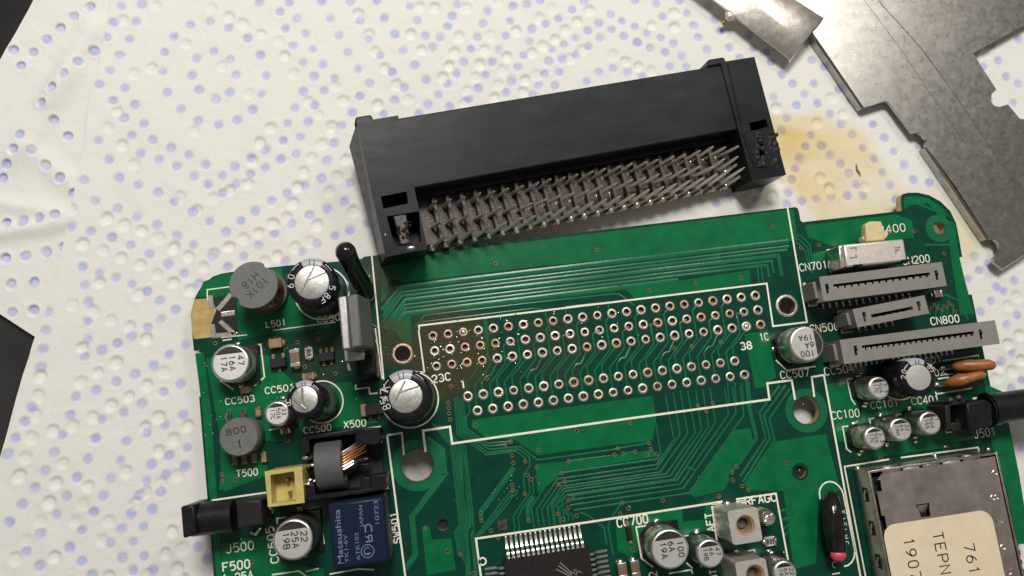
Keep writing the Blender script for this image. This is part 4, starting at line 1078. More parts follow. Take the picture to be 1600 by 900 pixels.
sub_('flange_print', d, M['ink'], o)
# flat inductor marked 800
h = 4.6; t = at(373, 683, h); r = rpx(373, 683, 31, h)
b = MB(); b.lathe([(r - .1, .2), (r, .5), (r, h - .25), (r - .22, h)], 44)
o = part('drum_inductor', b, M['ferritetop'], loc=(t.x, t.y, 0), smooth=45, label='flat dark grey inductor marked 800 near the left board edge')
d = MB(); strokes(d, '800', .95, .17, -1.75, .45, R(4), h + .01, 1.2, 1.45); strokes(d, '1', 1.1, .2, -.3, -1.7, R(4), h + .01)
sub_('flange_print', d, M['ink'], o)

# leaning dark bead component
b = MB(); b.T = Matrix.Identity(4)
P = [at(571, 462, .5), at(569, 450, 2.5), at(562, 436, 5.0), at(553, 420, 8.5), at(545, 404, 12), at(540, 393.5, 14.2)]
P2 = P + [P[-1] + (P[-1] - P[-2]).normalized() * d_ for d_ in (.6, 1.05, 1.3)]
b.tube(P2, [1.5, 1.6, 1.5, 1.42, 1.45, 1.55, 1.4, .95, .3], 20)
o = part('bead_component', b, M['gloss'], smooth=60, label='glossy black bead on a leaning body at the upper board edge')
d = MB()
for k in (-.8, .8): d.tube([(P[0].x + k, P[0].y - .4, 0), (P[0].x + k * .8, P[0].y - .1, 1.4)], .28, 8)
sub_('lead_wire', d, M['solder'], o)

# upright regulator with its metal tab, leaning left
b = MB()
zt, zb = 14.5, .6
T_ = [at(541.5, 462, zt), at(558, 458, zt), at(566, 541, zt), at(548, 545, zt)]
dn = Vector((1.1, .1, 0))
lo_ = [Vector((p.x, p.y, 6.4)) + dn for p in T_]
b.prism([(p.x, p.y) for p in lo_], 6.4, zt, pts2=[(p.x, p.y) for p in T_])
o = part('voltage_regulator', b, M['heatface'], bevel=.35, label='upright grey regulator leaning over the chip parts')
d = MB()
T2 = [at(527.5, 464, zt), at(541, 461.5, zt), at(548, 545, zt), at(535.5, 547, zt - .4)]
l2 = [Vector((p.x, p.y, 1.0)) + dn * .9 for p in T2]
d.prism([(p.x, p.y) for p in l2], 3.5, zt - .02, pts2=[(p.x, p.y) for p in T2])
sub_('metal_tab', d, M['heat'], o, bevel=.25)
d = MB()
q = [at(537, 547, 10.5), at(570, 551, 10.5), at(568, 562, 10.5), at(539, 565, 10.5)]
d.prism([(p.x, p.y) for p in q], 9.6, 10.5)
q = [at(540, 565, 10.0), at(545, 565, 10.0), at(553, 581, 6.0), at(549, 581.5, 6.0)]
d.prism([(p.x, p.y) for p in q], 5.5, 9.8)
sub_('tab_foot', d, M['heat'], o, bevel=.12)
d = MB(); q = [xy(552, 555), xy(592, 552), xy(594, 592), xy(560, 600)]  # solid black block stands in for the body's shadow round the legs
d.prism(q, .05, 5.5, pts2=[xy(556, 556, 4), xy(588, 553, 4), xy(590, 585, 4), xy(564, 590, 4)]); sub_('shadow_block', d, M['plastic'], o, bevel=.3)
for k in range(3):
    d = MB(); c = Vector((*xy(566 + 2 * k, 560 + 12 * k), 0)); d.box((c.x, c.y, 1.4), (.5, .7, 2.7)); d.ball((c.x, c.y, .1), .6, 8, 4, z0=0); sub_('lead', d, M['tan'], o)

# open-frame transformer
b = MB(); hz = 7.0
Xf = lambda pts, z=hz: [xy(*p, z) for p in tile(440, 640, 5.625, pts)]
bars = ([(190, 235), (640, 172), (645, 215), (240, 262)], [(148, 255), (235, 240), (250, 375), (170, 385)], [(200, 665), (290, 655), (300, 790), (195, 790)],
        [(195, 760), (690, 705), (930, 660), (915, 700), (700, 745), (195, 805)], [(640, 170), (862, 160), (880, 265), (820, 315), (650, 290)], [(690, 600), (780, 590), (785, 700), (695, 712)], [(780, 585), (920, 565), (915, 680), (782, 705)])
for k, q in enumerate(bars):
    b.prism(Xf(q, hz - .3 * (k % 3)), .3, hz - .3 * (k % 3))
o = part('transformer', b, M['plastic'], bevel=.15, label='open black transformer frame round a grey ferrite tube and copper wires')
d = MB(); d.prism(Xf([(200, 250), (860, 180), (900, 680), (200, 780)], 1.0), .2, 1.0); sub_('frame_floor', d, M['dark'], o)
d = MB()
c0 = at(*tile(440, 640, 5.625, [(312, 505)])[0], 5.4); c1 = at(*tile(440, 640, 5.625, [(530, 480)])[0], 5.4)
ro = 3.45; ri = 2.5; ln = 4.1
prof = [(ri, 0), (ro - .15, 0), (ro, .15), (ro, ln - .15), (ro - .15, ln), (ri, ln), (ri, 0)]
d.T = Matrix.Translation((c0.x, c0.y, 5.0)) @ Matrix.Rotation(R(90), 4, 'Y') @ Matrix.Diagonal((1.0, 1.08, 1, 1))
d.lathe(prof, 44, cap=False)
sub_('ferrite_tube', d, M['ferrite'], o, smooth=40)
for k in range(7):
    yk = c0.y + 1.9 - .42 * k
    d = MB()
    e = (c1.x + 3.4 + .15 * (k % 3), yk + (1.4 - .05 * k if k < 5 else -.2), 4.4 - .2 * k)
    d.tube([(c0.x + 1.5, yk, 6.2 - .1 * k), (c1.x + .2, yk - .3, 6.4 - .18 * k), (c1.x + 1.7, yk + .35, 6.3 - .2 * k), e], .23, 8)
    sub_('wire', d, M['copper'] if k in (1, 2, 3, 4) else M['solder'], o)
for a, c, z in ((215, 420, 5), (245, 415, 4.6), (240, 495, 4.2), (270, 488, 4.5), (250, 620, 5), (285, 628, 4.6), (232, 655, 5)):
    d = MB(); p = at(*tile(440, 640, 5.625, [(a, c)])[0], z); d.ball(tuple(p), .48, 10, 6, sc=(1.3, .8, .8)); sub_('solder_blob', d, M['solder'], o)
d = MB(); p = at(*tile(440, 640, 5.625, [(725, 445)])[0], 4.5); d.tube([(p.x - .9, p.y, 4.5), (p.x + .8, p.y + .1, 4.5)], .55, 12); sub_('terminal_post', d, M['gloss'], o)

# blue relay
h = 9.5
q = [at(508.5, 789, h), at(596, 775, h), at(611, 878, h), at(524.5, 892, h)]
cx, cy = sum(p.x for p in q) / 4, sum(p.y for p in q) / 4
w_, l_ = (q[1] - q[0]).length, (q[2] - q[1]).length
b = MB(); b.box((0, 0, h / 2 + .2), (w_, l_, h - .4))
o = part('relay', b, M['blue'], loc=(cx, cy, 0), rot=(0, 0, R(-.3)), bevel=.45, label='dark blue relay block with vertical printing')
T3 = lambda p: (lambda v: (v.x - cx, v.y - cy))(at(*tile(280, 700, 4.5, [p])[0], h))
def rline(s_, p, hpx, lenpx, bold):
    font_print('relay_print', s_, rpx(500, 830, hpx, h), T3(p), R(89), h + .012, rpx(500, 830, lenpx, h), M['blueprint'], o, bold)
rline('Matsushita', (1158, 815), 9.0, 84, .012); rline('TK1-6V', (1195, 805), 6.0, 43, 0); rline('ATK102', (1275, 790), 6.0, 43, 0)
rline('JAPAN', (1298, 555), 6.0, 34, 0); rline('10723', (1408, 530), 6.5, 36, 0)
p = T3((1335, 640)); d = MB()
for k, st in enumerate(([(-.1, 0), (-.1, .7)], [(-.1, .35), (.5, .35), (.5, .05), (-.1, .05)], [(.2, .35), (.5, .7)])):
    d.ribbon([(p[0] - y * 1.4 + .5, p[1] + x * 1.4 - .2) for x, y in st], .18, h + .016 + .002 * k)
d.ribbon([(p[0] + .5 - y, p[1] + 1.0 + x) for x, y in ((0, 0), (.8, 0), (1.1, .3), (1.1, .6), (.8, .9), (0, .9))], .2, h + .024)
sub_('approval_mark', d, M['blueprint'], o)
p = T3((1325, 725)); d = MB(); d.ribbon(circ(p, .92, 22), .13, h + .016, closed=True); d.ribbon(circ(p, .5, 14)[2:13], .12, h + .018); d.ribbon([(p[0] - .5, p[1] - .35), (p[0] + .5, p[1] - .3)], .12, h + .02)
sub_('approval_mark', d, M['blueprint'], o)
d = MB(); d.box((0, -l_ / 2 + .75, h + .03), (w_ - .8, .28, .12)); sub_('ridge', d, M['blue'], o)

# DC socket hanging over the left edge
z = 8.6
J = lambda pts, zz=z: [xy(*p, zz) for p in tile(280, 700, 4.5, pts)]
b = MB(); b.prism(J([(8, 412), (105, 398), (118, 610), (26, 638)]), -.4, z)
o = part('power_socket', b, M['plastic'], bevel=.3, label='black barrel power socket sticking out over the left board edge')
d = MB(); a0 = at(*tile(280, 700, 4.5, [(100, 502)])[0], 4.5); a1 = at(*tile(280, 700, 4.5, [(392, 470)])[0], 4.5)
rr = 2.45
d.tube([(a0.x, a0.y, 5.0), (a1.x, a1.y, 5.0)], rr, 36); sub_('barrel', d, M['plastic'], o, smooth=50)
d = MB(); d.prism(J([(385, 385), (565, 365), (580, 545), (400, 570)]), .2, z - .8); sub_('socket_body', d, M['epoxy'], o, bevel=.25); d = MB(); d.prism(J([(100, 420), (300, 395), (305, 545), (120, 585)], 1.5), -.2, 2.0); sub_('barrel_saddle', d, M['epoxy'], o, bevel=.25)
for k, (a, c) in enumerate(((572, 420), (600, 410), (585, 455), (655, 440))):
    d = MB(); p = at(*tile(280, 700, 4.5, [(a, c)])[0], 4); d.tube([(p.x - .3, p.y + .35, 4.2), (p.x + .2, p.y + .2, 4.6), (p.x, p.y - .4, 4.0)], .16, 8); sub_('contact', d, M['steel'] if k < 3 else M['tan'], o)
d = MB(); p = at(*tile(280, 700, 4.5, [(540, 590)])[0], 1); d.tube([(p.x - .8, p.y, .6), (p.x, p.y - .3, 1.4), (p.x + .7, p.y + .5, 1.0)], .28, 10); sub_('solder_tag', d, M['solder'], o)

# yellowed two-pin header
z = 7.6
J3 = lambda pts, zz: [xy(*p, zz) for p in tile(280, 700, 4.5, pts)]
outer = J3([(600, 165), (862, 128), (882, 385), (625, 417)], z)
inner = J3([(640, 190), (808, 163), (824, 372), (652, 392)], z)
me = plate_mesh('pin_header', [outer, inner], .1, z); me.materials.append(M['yellow'])
o = partm('pin_header', me, bevel=.12, label='yellowed two-pin header beside the transformer')
d = MB(); d.prism(inner, .1, 4.3); sub_('header_floor', d, M['yellow'], o)
o.modifiers['bevel'].limit_method = 'ANGLE'
for a, c in ((768, 222), (783, 312)):
    d = MB(); p = at(*tile(280, 700, 4.5, [(a, c)])[0], 4.6); d.box((p.x, p.y, 4.6), (.62, .62, 2.2), top=(.6, .6)); sub_('pin', d, M['brass'], o)

# square chip
TL, TRc = at(787, 873, 2.3), at(920, 852.5, 2.3)
S = 14.0; cx, cy = (TL.x + TRc.x) / 2, (TL.y + TRc.y) / 2 - S / 2
b = MB(); a = S / 2; ch = .5
pl = [(-a + ch, a), (a - ch, a), (a, a - ch), (a, -a + ch), (a - ch, -a), (-a + ch, -a), (-a, -a + ch), (-a, a - ch)]
b.prism([(x * 1.0, y * 1.0) for x, y in pl], 1.1, 2.3, pts2=[(x * .975, y * .975) for x, y in pl]); b.prism([(x * .98, y * .98) for x, y in pl], .2, 1.1, pts2=pl)
o = part('square_chip', b, M['epoxy'], loc=(cx, cy, 0), label='black square chip with silver leads at the lower picture edge')
def lead():
    d = MB(); pr = [(0, 1.22), (.55, 1.22), (.85, 1.0), (1.15, .32), (1.45, .16), (2.9, .13)]
    w = .19; v, f = [], []
    for y, zz in pr:
        for x, dz in ((-w, 0), (w, 0), (w, .17), (-w, .17)): v.append((x, y, zz + dz))
    for i in range(len(pr) - 1):
        for k in range(4): f.append((i * 4 + k, i * 4 + (k + 1) % 4, i * 4 + 4 + (k + 1) % 4, i * 4 + 4 + k))
    n_ = len(pr) * 4
    f += [(3, 2, 1, 0), (n_ - 4, n_ - 3, n_ - 2, n_ - 1)]
    d.add(v, f); d.ball((0, 1.7, .12), .26, 8, 4, sc=(.9, 1.3, .7), z0=-10); d.ball((0, 2.85, .1), .24, 8, 4, sc=(.9, 1.2, .8), z0=-10)
    return d
l0 = None
for side, cnt in ((0, 16), (1, 8), (3, 6)):
    for k in range(cnt):
        off_ = -.8 * 7.5 + .8 * k if side == 0 else (S / 2 - 1.55 - .8 * k)
        if side == 0: loc, rz = (off_, a - .05, 0), 0
        elif side == 1: loc, rz = (a - .05, off_, 0), -90
        else: loc, rz = (-a + .05, off_, 0), 90
        if l0 is None: l0 = obj('lead', lead(), M['solder'], parent=o, loc=loc); q = l0
        else: q = copy(l0, o, loc)
        q.rotation_euler = (0, 0, R(rz))
d = MB(); T9 = lambda p: (lambda v: (v.x - cx, v.y - cy))(at(*tile(730, 800, 5.714, [p])[0], 2.3))
for p0, p1 in (((828, 450), (935, 545)), ((812, 478), (925, 560)), ((795, 510), (915, 572))): d.ribbon([T9(p0), T9(p1)], .16, 2.312)
for q, r_, s0, s1 in (((945, 560), .32, 0, 12), ((1000, 560), .5, 1, 11), ((965, 525), .18, 0, 8)): d.ribbon(circ(T9(q), r_, 14)[s0:s1 + 1], .13, 2.316)
d.ribbon([T9((985, 590)), T9((1060, 660))], .15, 2.312); d.ribbon([T9((930, 590)), T9((900, 680))], .15, 2.314); d.ribbon([T9((960, 590)), T9((965, 690))], .15, 2.318)
sub_('emblem', d, M['greyprint'], o)
d = MB()
for k in range(70): d.ball((rng.uniform(-a + .4, -a + 3.4), rng.uniform(a - 3.0, a - .3), 2.31), rng.uniform(.03, .1), 6, 3, z0=0)
sub_('flux_speck', d, M['gloss'], o, kind='stuff')

# tuning cans with adjusting holes
def rf_can(corners, hole, hr, label, h=7.2):
    q = [at(*p, h) for p in corners]
    cx, cy = sum(p.x for p in q) / 4, sum(p.y for p in q) / 4
    w, l = ((q[1] - q[0]).length + (q[2] - q[3]).length) / 2, ((q[2] - q[1]).length + (q[3] - q[0]).length) / 2
    hc = at(*hole, h); c = (hc.x - cx, hc.y - cy); r = rpx(*hole, hr, h)
    n = 8; loop = []
    for sx, sy, a0 in ((1, 1, 0), (-1, 1, 90), (-1, -1, 180), (1, -1, 270)):
        for k in range(5): loop.append((sx * (w / 2 - .55) + .55 * math.cos(R(a0 + 22.5 * k)), sy * (l / 2 - .55) + .55 * math.sin(R(a0 + 22.5 * k))))
    me = plate_mesh('tuning_can', [loop, circ(c, r, 28)], .1, h); me.materials.append(M['satin'])
    o = partm('tuning_can', me, loc=(cx, cy, 0), bevel=.22, seg=3, label=label)
    d = MB(); d.lathe([(r - .02, h - .25), (r * .82, h - .3), (r * .62, h - .9), (r * .6, h - 2.4), (.02, h - 2.4)], 28, cap=False, c=c); sub_('adjusting_core', d, M['tan'], o)
    d = MB(); d.lathe([(r * .5, h - 2.3), (r * .48, h - 1.7), (r * .2, h - 1.75), (.01, h - 2.0)], 6, cap=False, c=c); sub_('slug', d, M['ferrite'], o)
    return o
rf_can([(1136, 798), (1183, 792), (1192, 845), (1145, 852)], (1164.5, 820.5), 15, 'satin metal tuning can with a round hole below the printed RFAGC')
rf_can([(1148, 879), (1196, 871), (1205, 925), (1157, 932)], (1180, 898), 15, 'satin metal tuning can cut by the lower picture edge')
# trimmer potentiometer
h = 4.2; t = at(1200, 809, h); r = rpx(1200, 809, 12.5, h)
b = MB(); b.lathe([(r, .3), (r, h - .4), (r - .25, h)], 28)
o = part('trimmer', b, M['steel'], loc=(t.x, t.y, 0), label='round screw trimmer beside the tuning can')
d = MB(); d.lathe([(r * .8, h + .01), (r * .8, h + .35), (r * .4, h + .3), (r * .3, h + .05), (0.01, h)], 20, cap=False); d.box((0, 0, h + .4), (r * 1.4, .16, .2), rz=R(35)); sub_('screw', d, M['solder'], o)
d = MB(); d.box((.1, -r - .1, .4), (1.8, .8, .6)); sub_('terminal', d, M['ink'], o)

# small chip parts
def chip(px, size, h, body, cap, label, rz=0.0, vertical=False, name='ceramic_capacitor', mark=None):
    """two-terminal chip part; size along x and y in mm"""
    t = at(*px, h); w, l = size
    b = MB()
    ax = 1 if vertical else 0
    c = .24 * (l if vertical else w)
    b.box((0, 0, h / 2 + .04), (w - (0 if vertical else c * .5), l - (c * .5 if vertical else 0), h))
    o = part(name, b, M[body], loc=(t.x, t.y, 0), rot=(0, 0, R(rz)), bevel=.06, label=label)
    for s_ in (-1, 1):
        d = MB()
        if vertical: d.box((0, s_ * (l / 2 - c / 2), h / 2 + .05), (w + .06, c, h + .08)); d.ball((0, s_ * (l / 2), .05), w * .5, 8, 4, sc=(.9, .6, .8), z0=0)
        else: d.box((s_ * (w / 2 - c / 2), 0, h / 2 + .05), (c, l + .06, h + .08)); d.ball((s_ * (w / 2), 0, .05), l * .5, 8, 4, sc=(.6, .9, .8), z0=0)
        sub_('end_cap', d, M[cap], o, bevel=.08)
    if mark:
        d = MB(); d.box((0, 0, h + .06), (w * .6, l * .55, .04)); sub_('printed_face', d, M['ink'], o)
        d = MB(); hh = min(w, l) * .34; strokes(d, mark, hh, .07, -text_width(mark, hh) / 2, -hh / 2, 0, h + .09); sub_('value_print', d, M['sprint'], o)
    return o
chip((430, 536), (2.0, 1.5), 1.3, 'tan', 'tan', 'tan ceramic capacitor above the small black transistor')
chip((460.5, 559), (1.55, 2.9), 1.5, 'brown', 'solder', 'largest brown ceramic capacitor among the chip parts', vertical=True)
chip((482.5, 551.5), (1.25, 1.9), .7, 'white', 'solder', 'chip resistor with a printed value beside the largest ceramic capacitor', vertical=True, name='chip_resistor', mark='33')
chip((482, 588), (1.9, 1.1), .9, 'brown', 'tan', 'brown ceramic capacitor above the leaning black capacitor')
chip((1203.5, 846), (1.9, 1.5), .6, 'white', 'solder', 'chip resistor with a printed value beside the tuning can', name='chip_resistor', mark='33')
chip((1466.5, 459), (1.5, 1.15), 1.1, 'brown', 'solder', 'brown ceramic capacitor beside the longer upper grey connector')
chip((973, 892), (1.4, 2.5), 1.4, 'brown', 'solder', 'left brown ceramic capacitor of the pair beside the square chip', vertical=True)
chip((993, 888), (1.4, 2.5), 1.4, 'brown', 'solder', 'right brown ceramic capacitor of the pair beside the square chip', vertical=True)
chip((445.5, 673.5), (1.5, .8), .6, 'brown', 'solder', 'reddish chip resistor below the small aluminium can', name='chip_resistor')
chip((382, 609.5), (1.3, 1.0), .9, 'tan', 'tan', 'tan chip part below the bright topped can')
for k, (a, c) in enumerate(((367, 719), (382, 718), (397, 716), (412, 715))):
    chip((a, c), (.8, 1.5), .7, 'brown' if k < 3 else 'tan', 'tan', None, vertical=True, name='chip_resistor')
chip((403, 644), (.8, 1.5), 1.0, 'tan', 'brown', 'tan chip part right of the two silver posts', vertical=True)
for a, c in ((358, 650), (382, 648)):
    b = MB(); p = Vector((*xy(a, c), 0)); b.tube([(p.x, p.y - .8, .3), (p.x, p.y + .1, .9), (p.x, p.y + .8, .3)], [.45, .55, .3], 10); b.ball((p.x, p.y + .6, .1), .5, 8, 4, z0=0)
    part('silver_post', b, M['solder'])
def transistor(px, size, h, label, legs):
    t = at(*px, h); w, l = size
    b = MB(); b.box((0, 0, h / 2 + .15), (w, l, h - .15), top=(.93, .9))
    o = part('transistor', b, M['epoxy'], loc=(t.x, t.y, 0), rot=(0, 0, R(1)), bevel=.06, label=label)
    for x, y in legs:
        d = MB(); d.box((x, y * (l / 2 + .25), .22), (.42, .6, .16)); d.ball((x, y * (l / 2 + .45), .08), .34, 8, 4, z0=0); sub_('lead', d, M['tan'], o)
    return o
transistor((433.5, 566.5), (2.6, 1.6), 1.3, 'small black transistor left of the largest ceramic capacitor', ((-.8, 1), (.8, 1), (0, -1)))
transistor((509.5, 557), (2.6, 1.5), 1.3, 'small black transistor right of the printed chip resistor', ((-.9, 1), (0, 1), (.9, 1), (-.6, -1), (.6, -1)))
transistor((583, 640), (2.7, 1.8), 1.5, 'small black transistor half under the leaning sleeve beside X500', ((-.7, -1), (.7, -1)))
b = MB(); p = Vector((*xy(572, 641), 0)); b.box((p.x - .3, p.y, .5), (1.0, 2.0, 1.0)); part('diode_end', b, M['tan'], bevel=.15)
transistor((984, 833), (.9, 2.2), .9, 'narrow black chip part below CC700', ((0, 1), (0, -1)))
for a, c, r_ in ((1136, 786.5, 5.5), (1205, 864, 5), (1150, 862, 5), (1088, 832, 5.5), (1024, 815, 4.5), (1476, 697, 3), (1430, 690, 3.5), (1385, 695, 4), (1342, 709, 4.5), (1333, 662, 5), (1375, 650, 4), (1419, 642, 4.5), (1350, 634, 4.5), (1341, 588, 5), (1193, 808, 3), (449, 811, 4.5), (1384, 560, 3), (1362, 563, 3), (1340, 566, 3)):
    b = MB(); p = xy(a, c); b.ball((*p, .05), rpx(a, c, r_), 12, 6, sc=(1.1, .9, .85), z0=0); part('solder_joint', b, M['solder'])
b = MB(); p = xy(785, 820); b.box((*p, .06), (1.5, 1.6, .05)); b.ball((*p, .05), .25, 8, 4, z0=0); part('test_point', b, M['fluxed'])

# black resin part with a pink tip
h = 4.5
P = [at(1300, 768, .8), at(1299, 776, 2.4), at(1300, 795, 3.2), at(1303, 825, 3.4), at(1307, 852, 3.0), at(1310, 868, 2.2), at(1312, 877, .9)]
b = MB(); b.T = Matrix.Identity(4)
b.tube(P, [.35, 1.15, 1.55, 1.65, 1.5, 1.15, .4], 20)
o = part('resin_part', b, M['gloss'], smooth=70, label='glossy black lens-shaped part with a pink painted tip')
d = MB(); p = at(1309.5, 867, 3.1); d.ball(tuple(p), 1.3, 16, 8, sc=(1.0, .85, .8)); sub_('pink_tip', d, M['pink'], o)
d = MB()
for k in range(6):
    p = at(1313 + 1.2 * k, 800 + 9.5 * k, 4.35 - .05 * k); strokes(d, 'EIFLHC'[k], .7, .1, p.x, p.y, R(-80), p.z)
sub_('side_print', d, M['sprint'], o)

# flat cable sockets
def ffc(tl, tr_, bl, h, slot, n, label, low):
    a_, b_, c_ = at(*tl, h), at(*tr_, h), at(*bl, h)
    w = (b_ - a_).length; l = (c_ - a_).length
    cx, cy = (b_.x + c_.x) / 2, (b_.y + c_.y) / 2
    outer = [(-w / 2, -l / 2), (w / 2, -l / 2), (w / 2, l / 2), (-w / 2, l / 2)]
    s0, s1, yc, sw = slot
    x0, x1 = -w / 2 + w * s0, -w / 2 + w * s1; y0, y1 = yc * l - sw / 2, yc * l + sw / 2
    sl = [(x0, y0)]
    for k in range(n):     # teeth along one lip of the slot
        xa = x0 + (x1 - x0) * (k + .3) / n; xb = x0 + (x1 - x0) * (k + .7) / n
        yy = y0 - .32 if low else y0 - .05
        sl += [(xa, y0), (xa, yy), (xb, yy), (xb, y0)]
    sl += [(x1, y0), (x1, y1), (x0, y1)]
    key = lambda x: [(x - .28, -.85), (x + .12, -.85), (x + .12, -.1), (x + .32, -.1), (x + .32, .75), (x - .28, .75)]
    xs = (x0 - 1.15, x1 + 1.15)
    me = plate_mesh('cable_socket', [outer, sl, key(xs[0]), key(xs[1])], 1.2, h); me.materials.append(M['grey'])
    o = partm('cable_socket', me, loc=(cx, cy, 0), rot=(0, 0, math.atan2(b_.y - a_.y, b_.x - a_.x)), bevel=.1, label=label)
    d = MB(); d.box((0, 0, .75), (w - .5, l - .5, .9)); sub_('slot_floor', d, M['dark'], o)
    d = MB(); d.box((-w / 2 - .12, .1, (h - 1.6) / 2), (.7, l * .7, h - 1.6)); sub_('end_lug', d, M['grey'], o, bevel=.12); d = MB(); d.box((w / 2 + .1, .1, (h - .9) / 2), (.6, l * .7, h - .9)); sub_('end_lug', d, M['grey'], o, bevel=.12)
    c0 = None
    d = MB(); d.tube([(0, .35, h - 1.3), (0, -.05, h - .5), (0, -.25, h - .45)], .13, 6)
    for k in range(n):
        xa = x0 + (x1 - x0) * (k + .5) / n
        if c0 is None: c0 = obj('contact', d, M['solder'], parent=o, loc=(xa, y0 - .02, 0))
        else: copy(c0, o, (xa, y0 - .02, 0))
    t0 = None
    d = MB(); d.box((0, 0, .12), (.35, .9, .16)); d.ball((0, -.2, .1), .26, 6, 4, z0=0)
    for k in range(n):
        xa = x0 + (x1 - x0) * (k + .5) / n
        if t0 is None: t0 = obj('solder_tail', d, M['solder'], parent=o, loc=(xa, -l / 2 - .35, 0))
        else: copy(t0, o, (xa, -l / 2 - .35, 0))
    for x, y in ((x0 + 1.2, -l * .36), (x1 - .4, -l * .30)):
        d = MB(); d.ribbon(circ((x, y), .42, 14), .09, h - .001, relief=.02, closed=True); sub_('ejector_mark', d, M['grey'], o)
    return o
ffc((1281, 432.5), (1472.5, 409), (1286, 471), 6.2, (.10, .885, .08, .45), 14, 'grey flat cable socket below the slide switch', True)
ffc((1334, 483), (1446, 461), (1338, 512), 6.2, (.22, .80, -.05, .55), 6, 'shortest grey flat cable socket, between the two long ones', False)
ffc((1313, 531), (1555.5, 500), (1318, 569), 6.2, (.13, .85, .10, .45), 20, 'longest grey flat cable socket reaching over the right board edge', True)

# slide switch
z = 5.6
Sw = lambda pts, zz=z: [xy(*p, zz) for p in tile(1200, 300, 4, pts)]
b = MB(); b.prism(Sw([(470, 328), (850, 292), (872, 430), (490, 472)]), .2, z)
o = part('slide_switch', b, M['satin'], bevel=.35, seg=3, label='metal slide switch with a cream lever at the upper right')
d = MB(); d.prism(Sw([(440, 335), (472, 325), (492, 470), (452, 485)], z - .9), .1, z - .9); sub_('side_wall', d, M['steel'], o, bevel=.2)
d = MB()
d.prism(Sw([(608, 200), (640, 182), (712, 182), (722, 240), (735, 300), (615, 310)], 4.6), 3.0, 4.6); d.prism(Sw([(585, 285), (620, 262), (745, 240), (760, 262), (735, 295), (610, 312)], 4.0), 2.2, 4.0)
sub_('lever', d, M['cream'], o, bevel=.25)
d = MB()
for pts in ([(515, 352), (550, 348), (552, 366)], [(512, 412), (552, 408), (550, 392)], [(790, 350), (825, 345)], [(800, 382), (798, 365), (822, 362)]): d = MB(); d.ribbon(Sw(pts), .16, z + .005, relief=.05); sub_('stamped_mark', d, M['solder'], o)
d = MB(); d.prism(Sw([(500, 465), (560, 460), (565, 472), (505, 478)], 4), 3, z + .01); d.prism(Sw([(800, 435), (860, 428), (862, 442), (805, 448)], 4), 3, z + .01); sub_('crimp_tab', d, M['plastic'], o)

# dipped orange-brown capacitors leaning out over the right edge
def dipped(pts, rr, label):
    P = [at(x, y, z) for x, y, z in pts]
    b = MB(); b.tube(P, rr, 18)
    o = part('dipped_capacitor', b, M['dipped'], smooth=70, label=label)
    p = P[0]
    for k in (-.25, .25):
        d = MB(); d.tube([(p.x - .7, p.y + k, .1), (p.x - .2, p.y + k, .9), (p.x + .8, p.y + k, p.z)], .16, 6); sub_('lead', d, M['solder'], o)
    d = MB(); d.ball((p.x - .6, p.y, .1), .6, 10, 5, z0=0); sub_('solder_joint', d, M['solder'], o)
dipped([(1487, 573, 2.0), (1495, 572.5, 2.4), (1512, 571, 3.0), (1530, 570.5, 3.6), (1545, 570, 4.0), (1552, 571, 4.2), (1556, 572, 4.3)], [.35, .8, 1.02, .95, .95, .75, .25], 'upper orange-brown dipped capacitor leaning over the right board edge')
dipped([(1476, 600, 1.6), (1484, 598, 2.0), (1500, 594, 3.0), (1513, 591, 3.4), (1524, 588, 3.6), (1534, 586, 3.7), (1540, 585, 3.8)], [.35, .8, 1.15, .85, .75, .7, .25], 'lower orange-brown dipped capacitor, pinched in its middle')

# phono socket on the right edge
JJ = lambda pts, zz: [xy(*p, zz) for p in tile(1440, 580, 6.43, pts)]
z = 7.5
b = MB(); b.prism(JJ([(450, 320), (640, 285), (710, 330), (715, 545), (480, 600)], z), .2, z)
o = part('phono_socket', b, M['plastic'], bevel=.3, label='black socket with a round barrel sticking out over the right board edge')
d = MB(); a0 = at(1545, 640, 4.5); a1 = at(1760, 606, 4.5)
dv = (a1 - a0).normalized(); dv = Vector((1, 0, 0))
d.tube([(a0.x - .5, a0.y, 4.4), (a0.x + 16, a0.y, 4.4)], 2.55, 36)
d.tube([(a0.x - .2, a0.y, 4.4), (a0.x + .9, a0.y, 4.4)], 2.85, 36); sub_('barrel', d, M['plastic'], o, smooth=50)
d = MB()
for q in ([(270, 300), (450, 270), (455, 330), (275, 350)], [(240, 340), (290, 335), (300, 580), (250, 600)], [(290, 520), (480, 500), (485, 600), (300, 600)]): d.prism(JJ(q, 5.5), .2, 5.5)
sub_('open_frame', d, M['epoxy'], o, bevel=.15)
d = MB(); d.prism(JJ([(250, 400), (440, 380), (445, 510), (260, 530)], 2.5), .2, 2.2); sub_('contact_floor', d, M['fluxed'], o)
d = MB(); p = at(*tile(1440, 580, 6.43, [(385, 458)])[0], 3.2); d.T = Matrix.Translation((p.x, p.y, 2.3)); d.lathe([(.55, 0), (.55, .9), (.42, 1.0), (.40, .2), (.01, .2)], 18, cap=False); sub_('contact_ring', d, M['pad'], o)
for q in ((210, 430), (235, 500), (205, 500), (290, 290), (370, 265)):
    d = MB(); p = at(*tile(1440, 580, 6.43, [q])[0], 3 if q[0] < 260 else 5.6); d.ball(tuple(p), .55, 10, 6, sc=(1, .9, .8)); sub_('solder_blob', d, M['solder'] if q[0] < 280 else M['fluxed'], o)

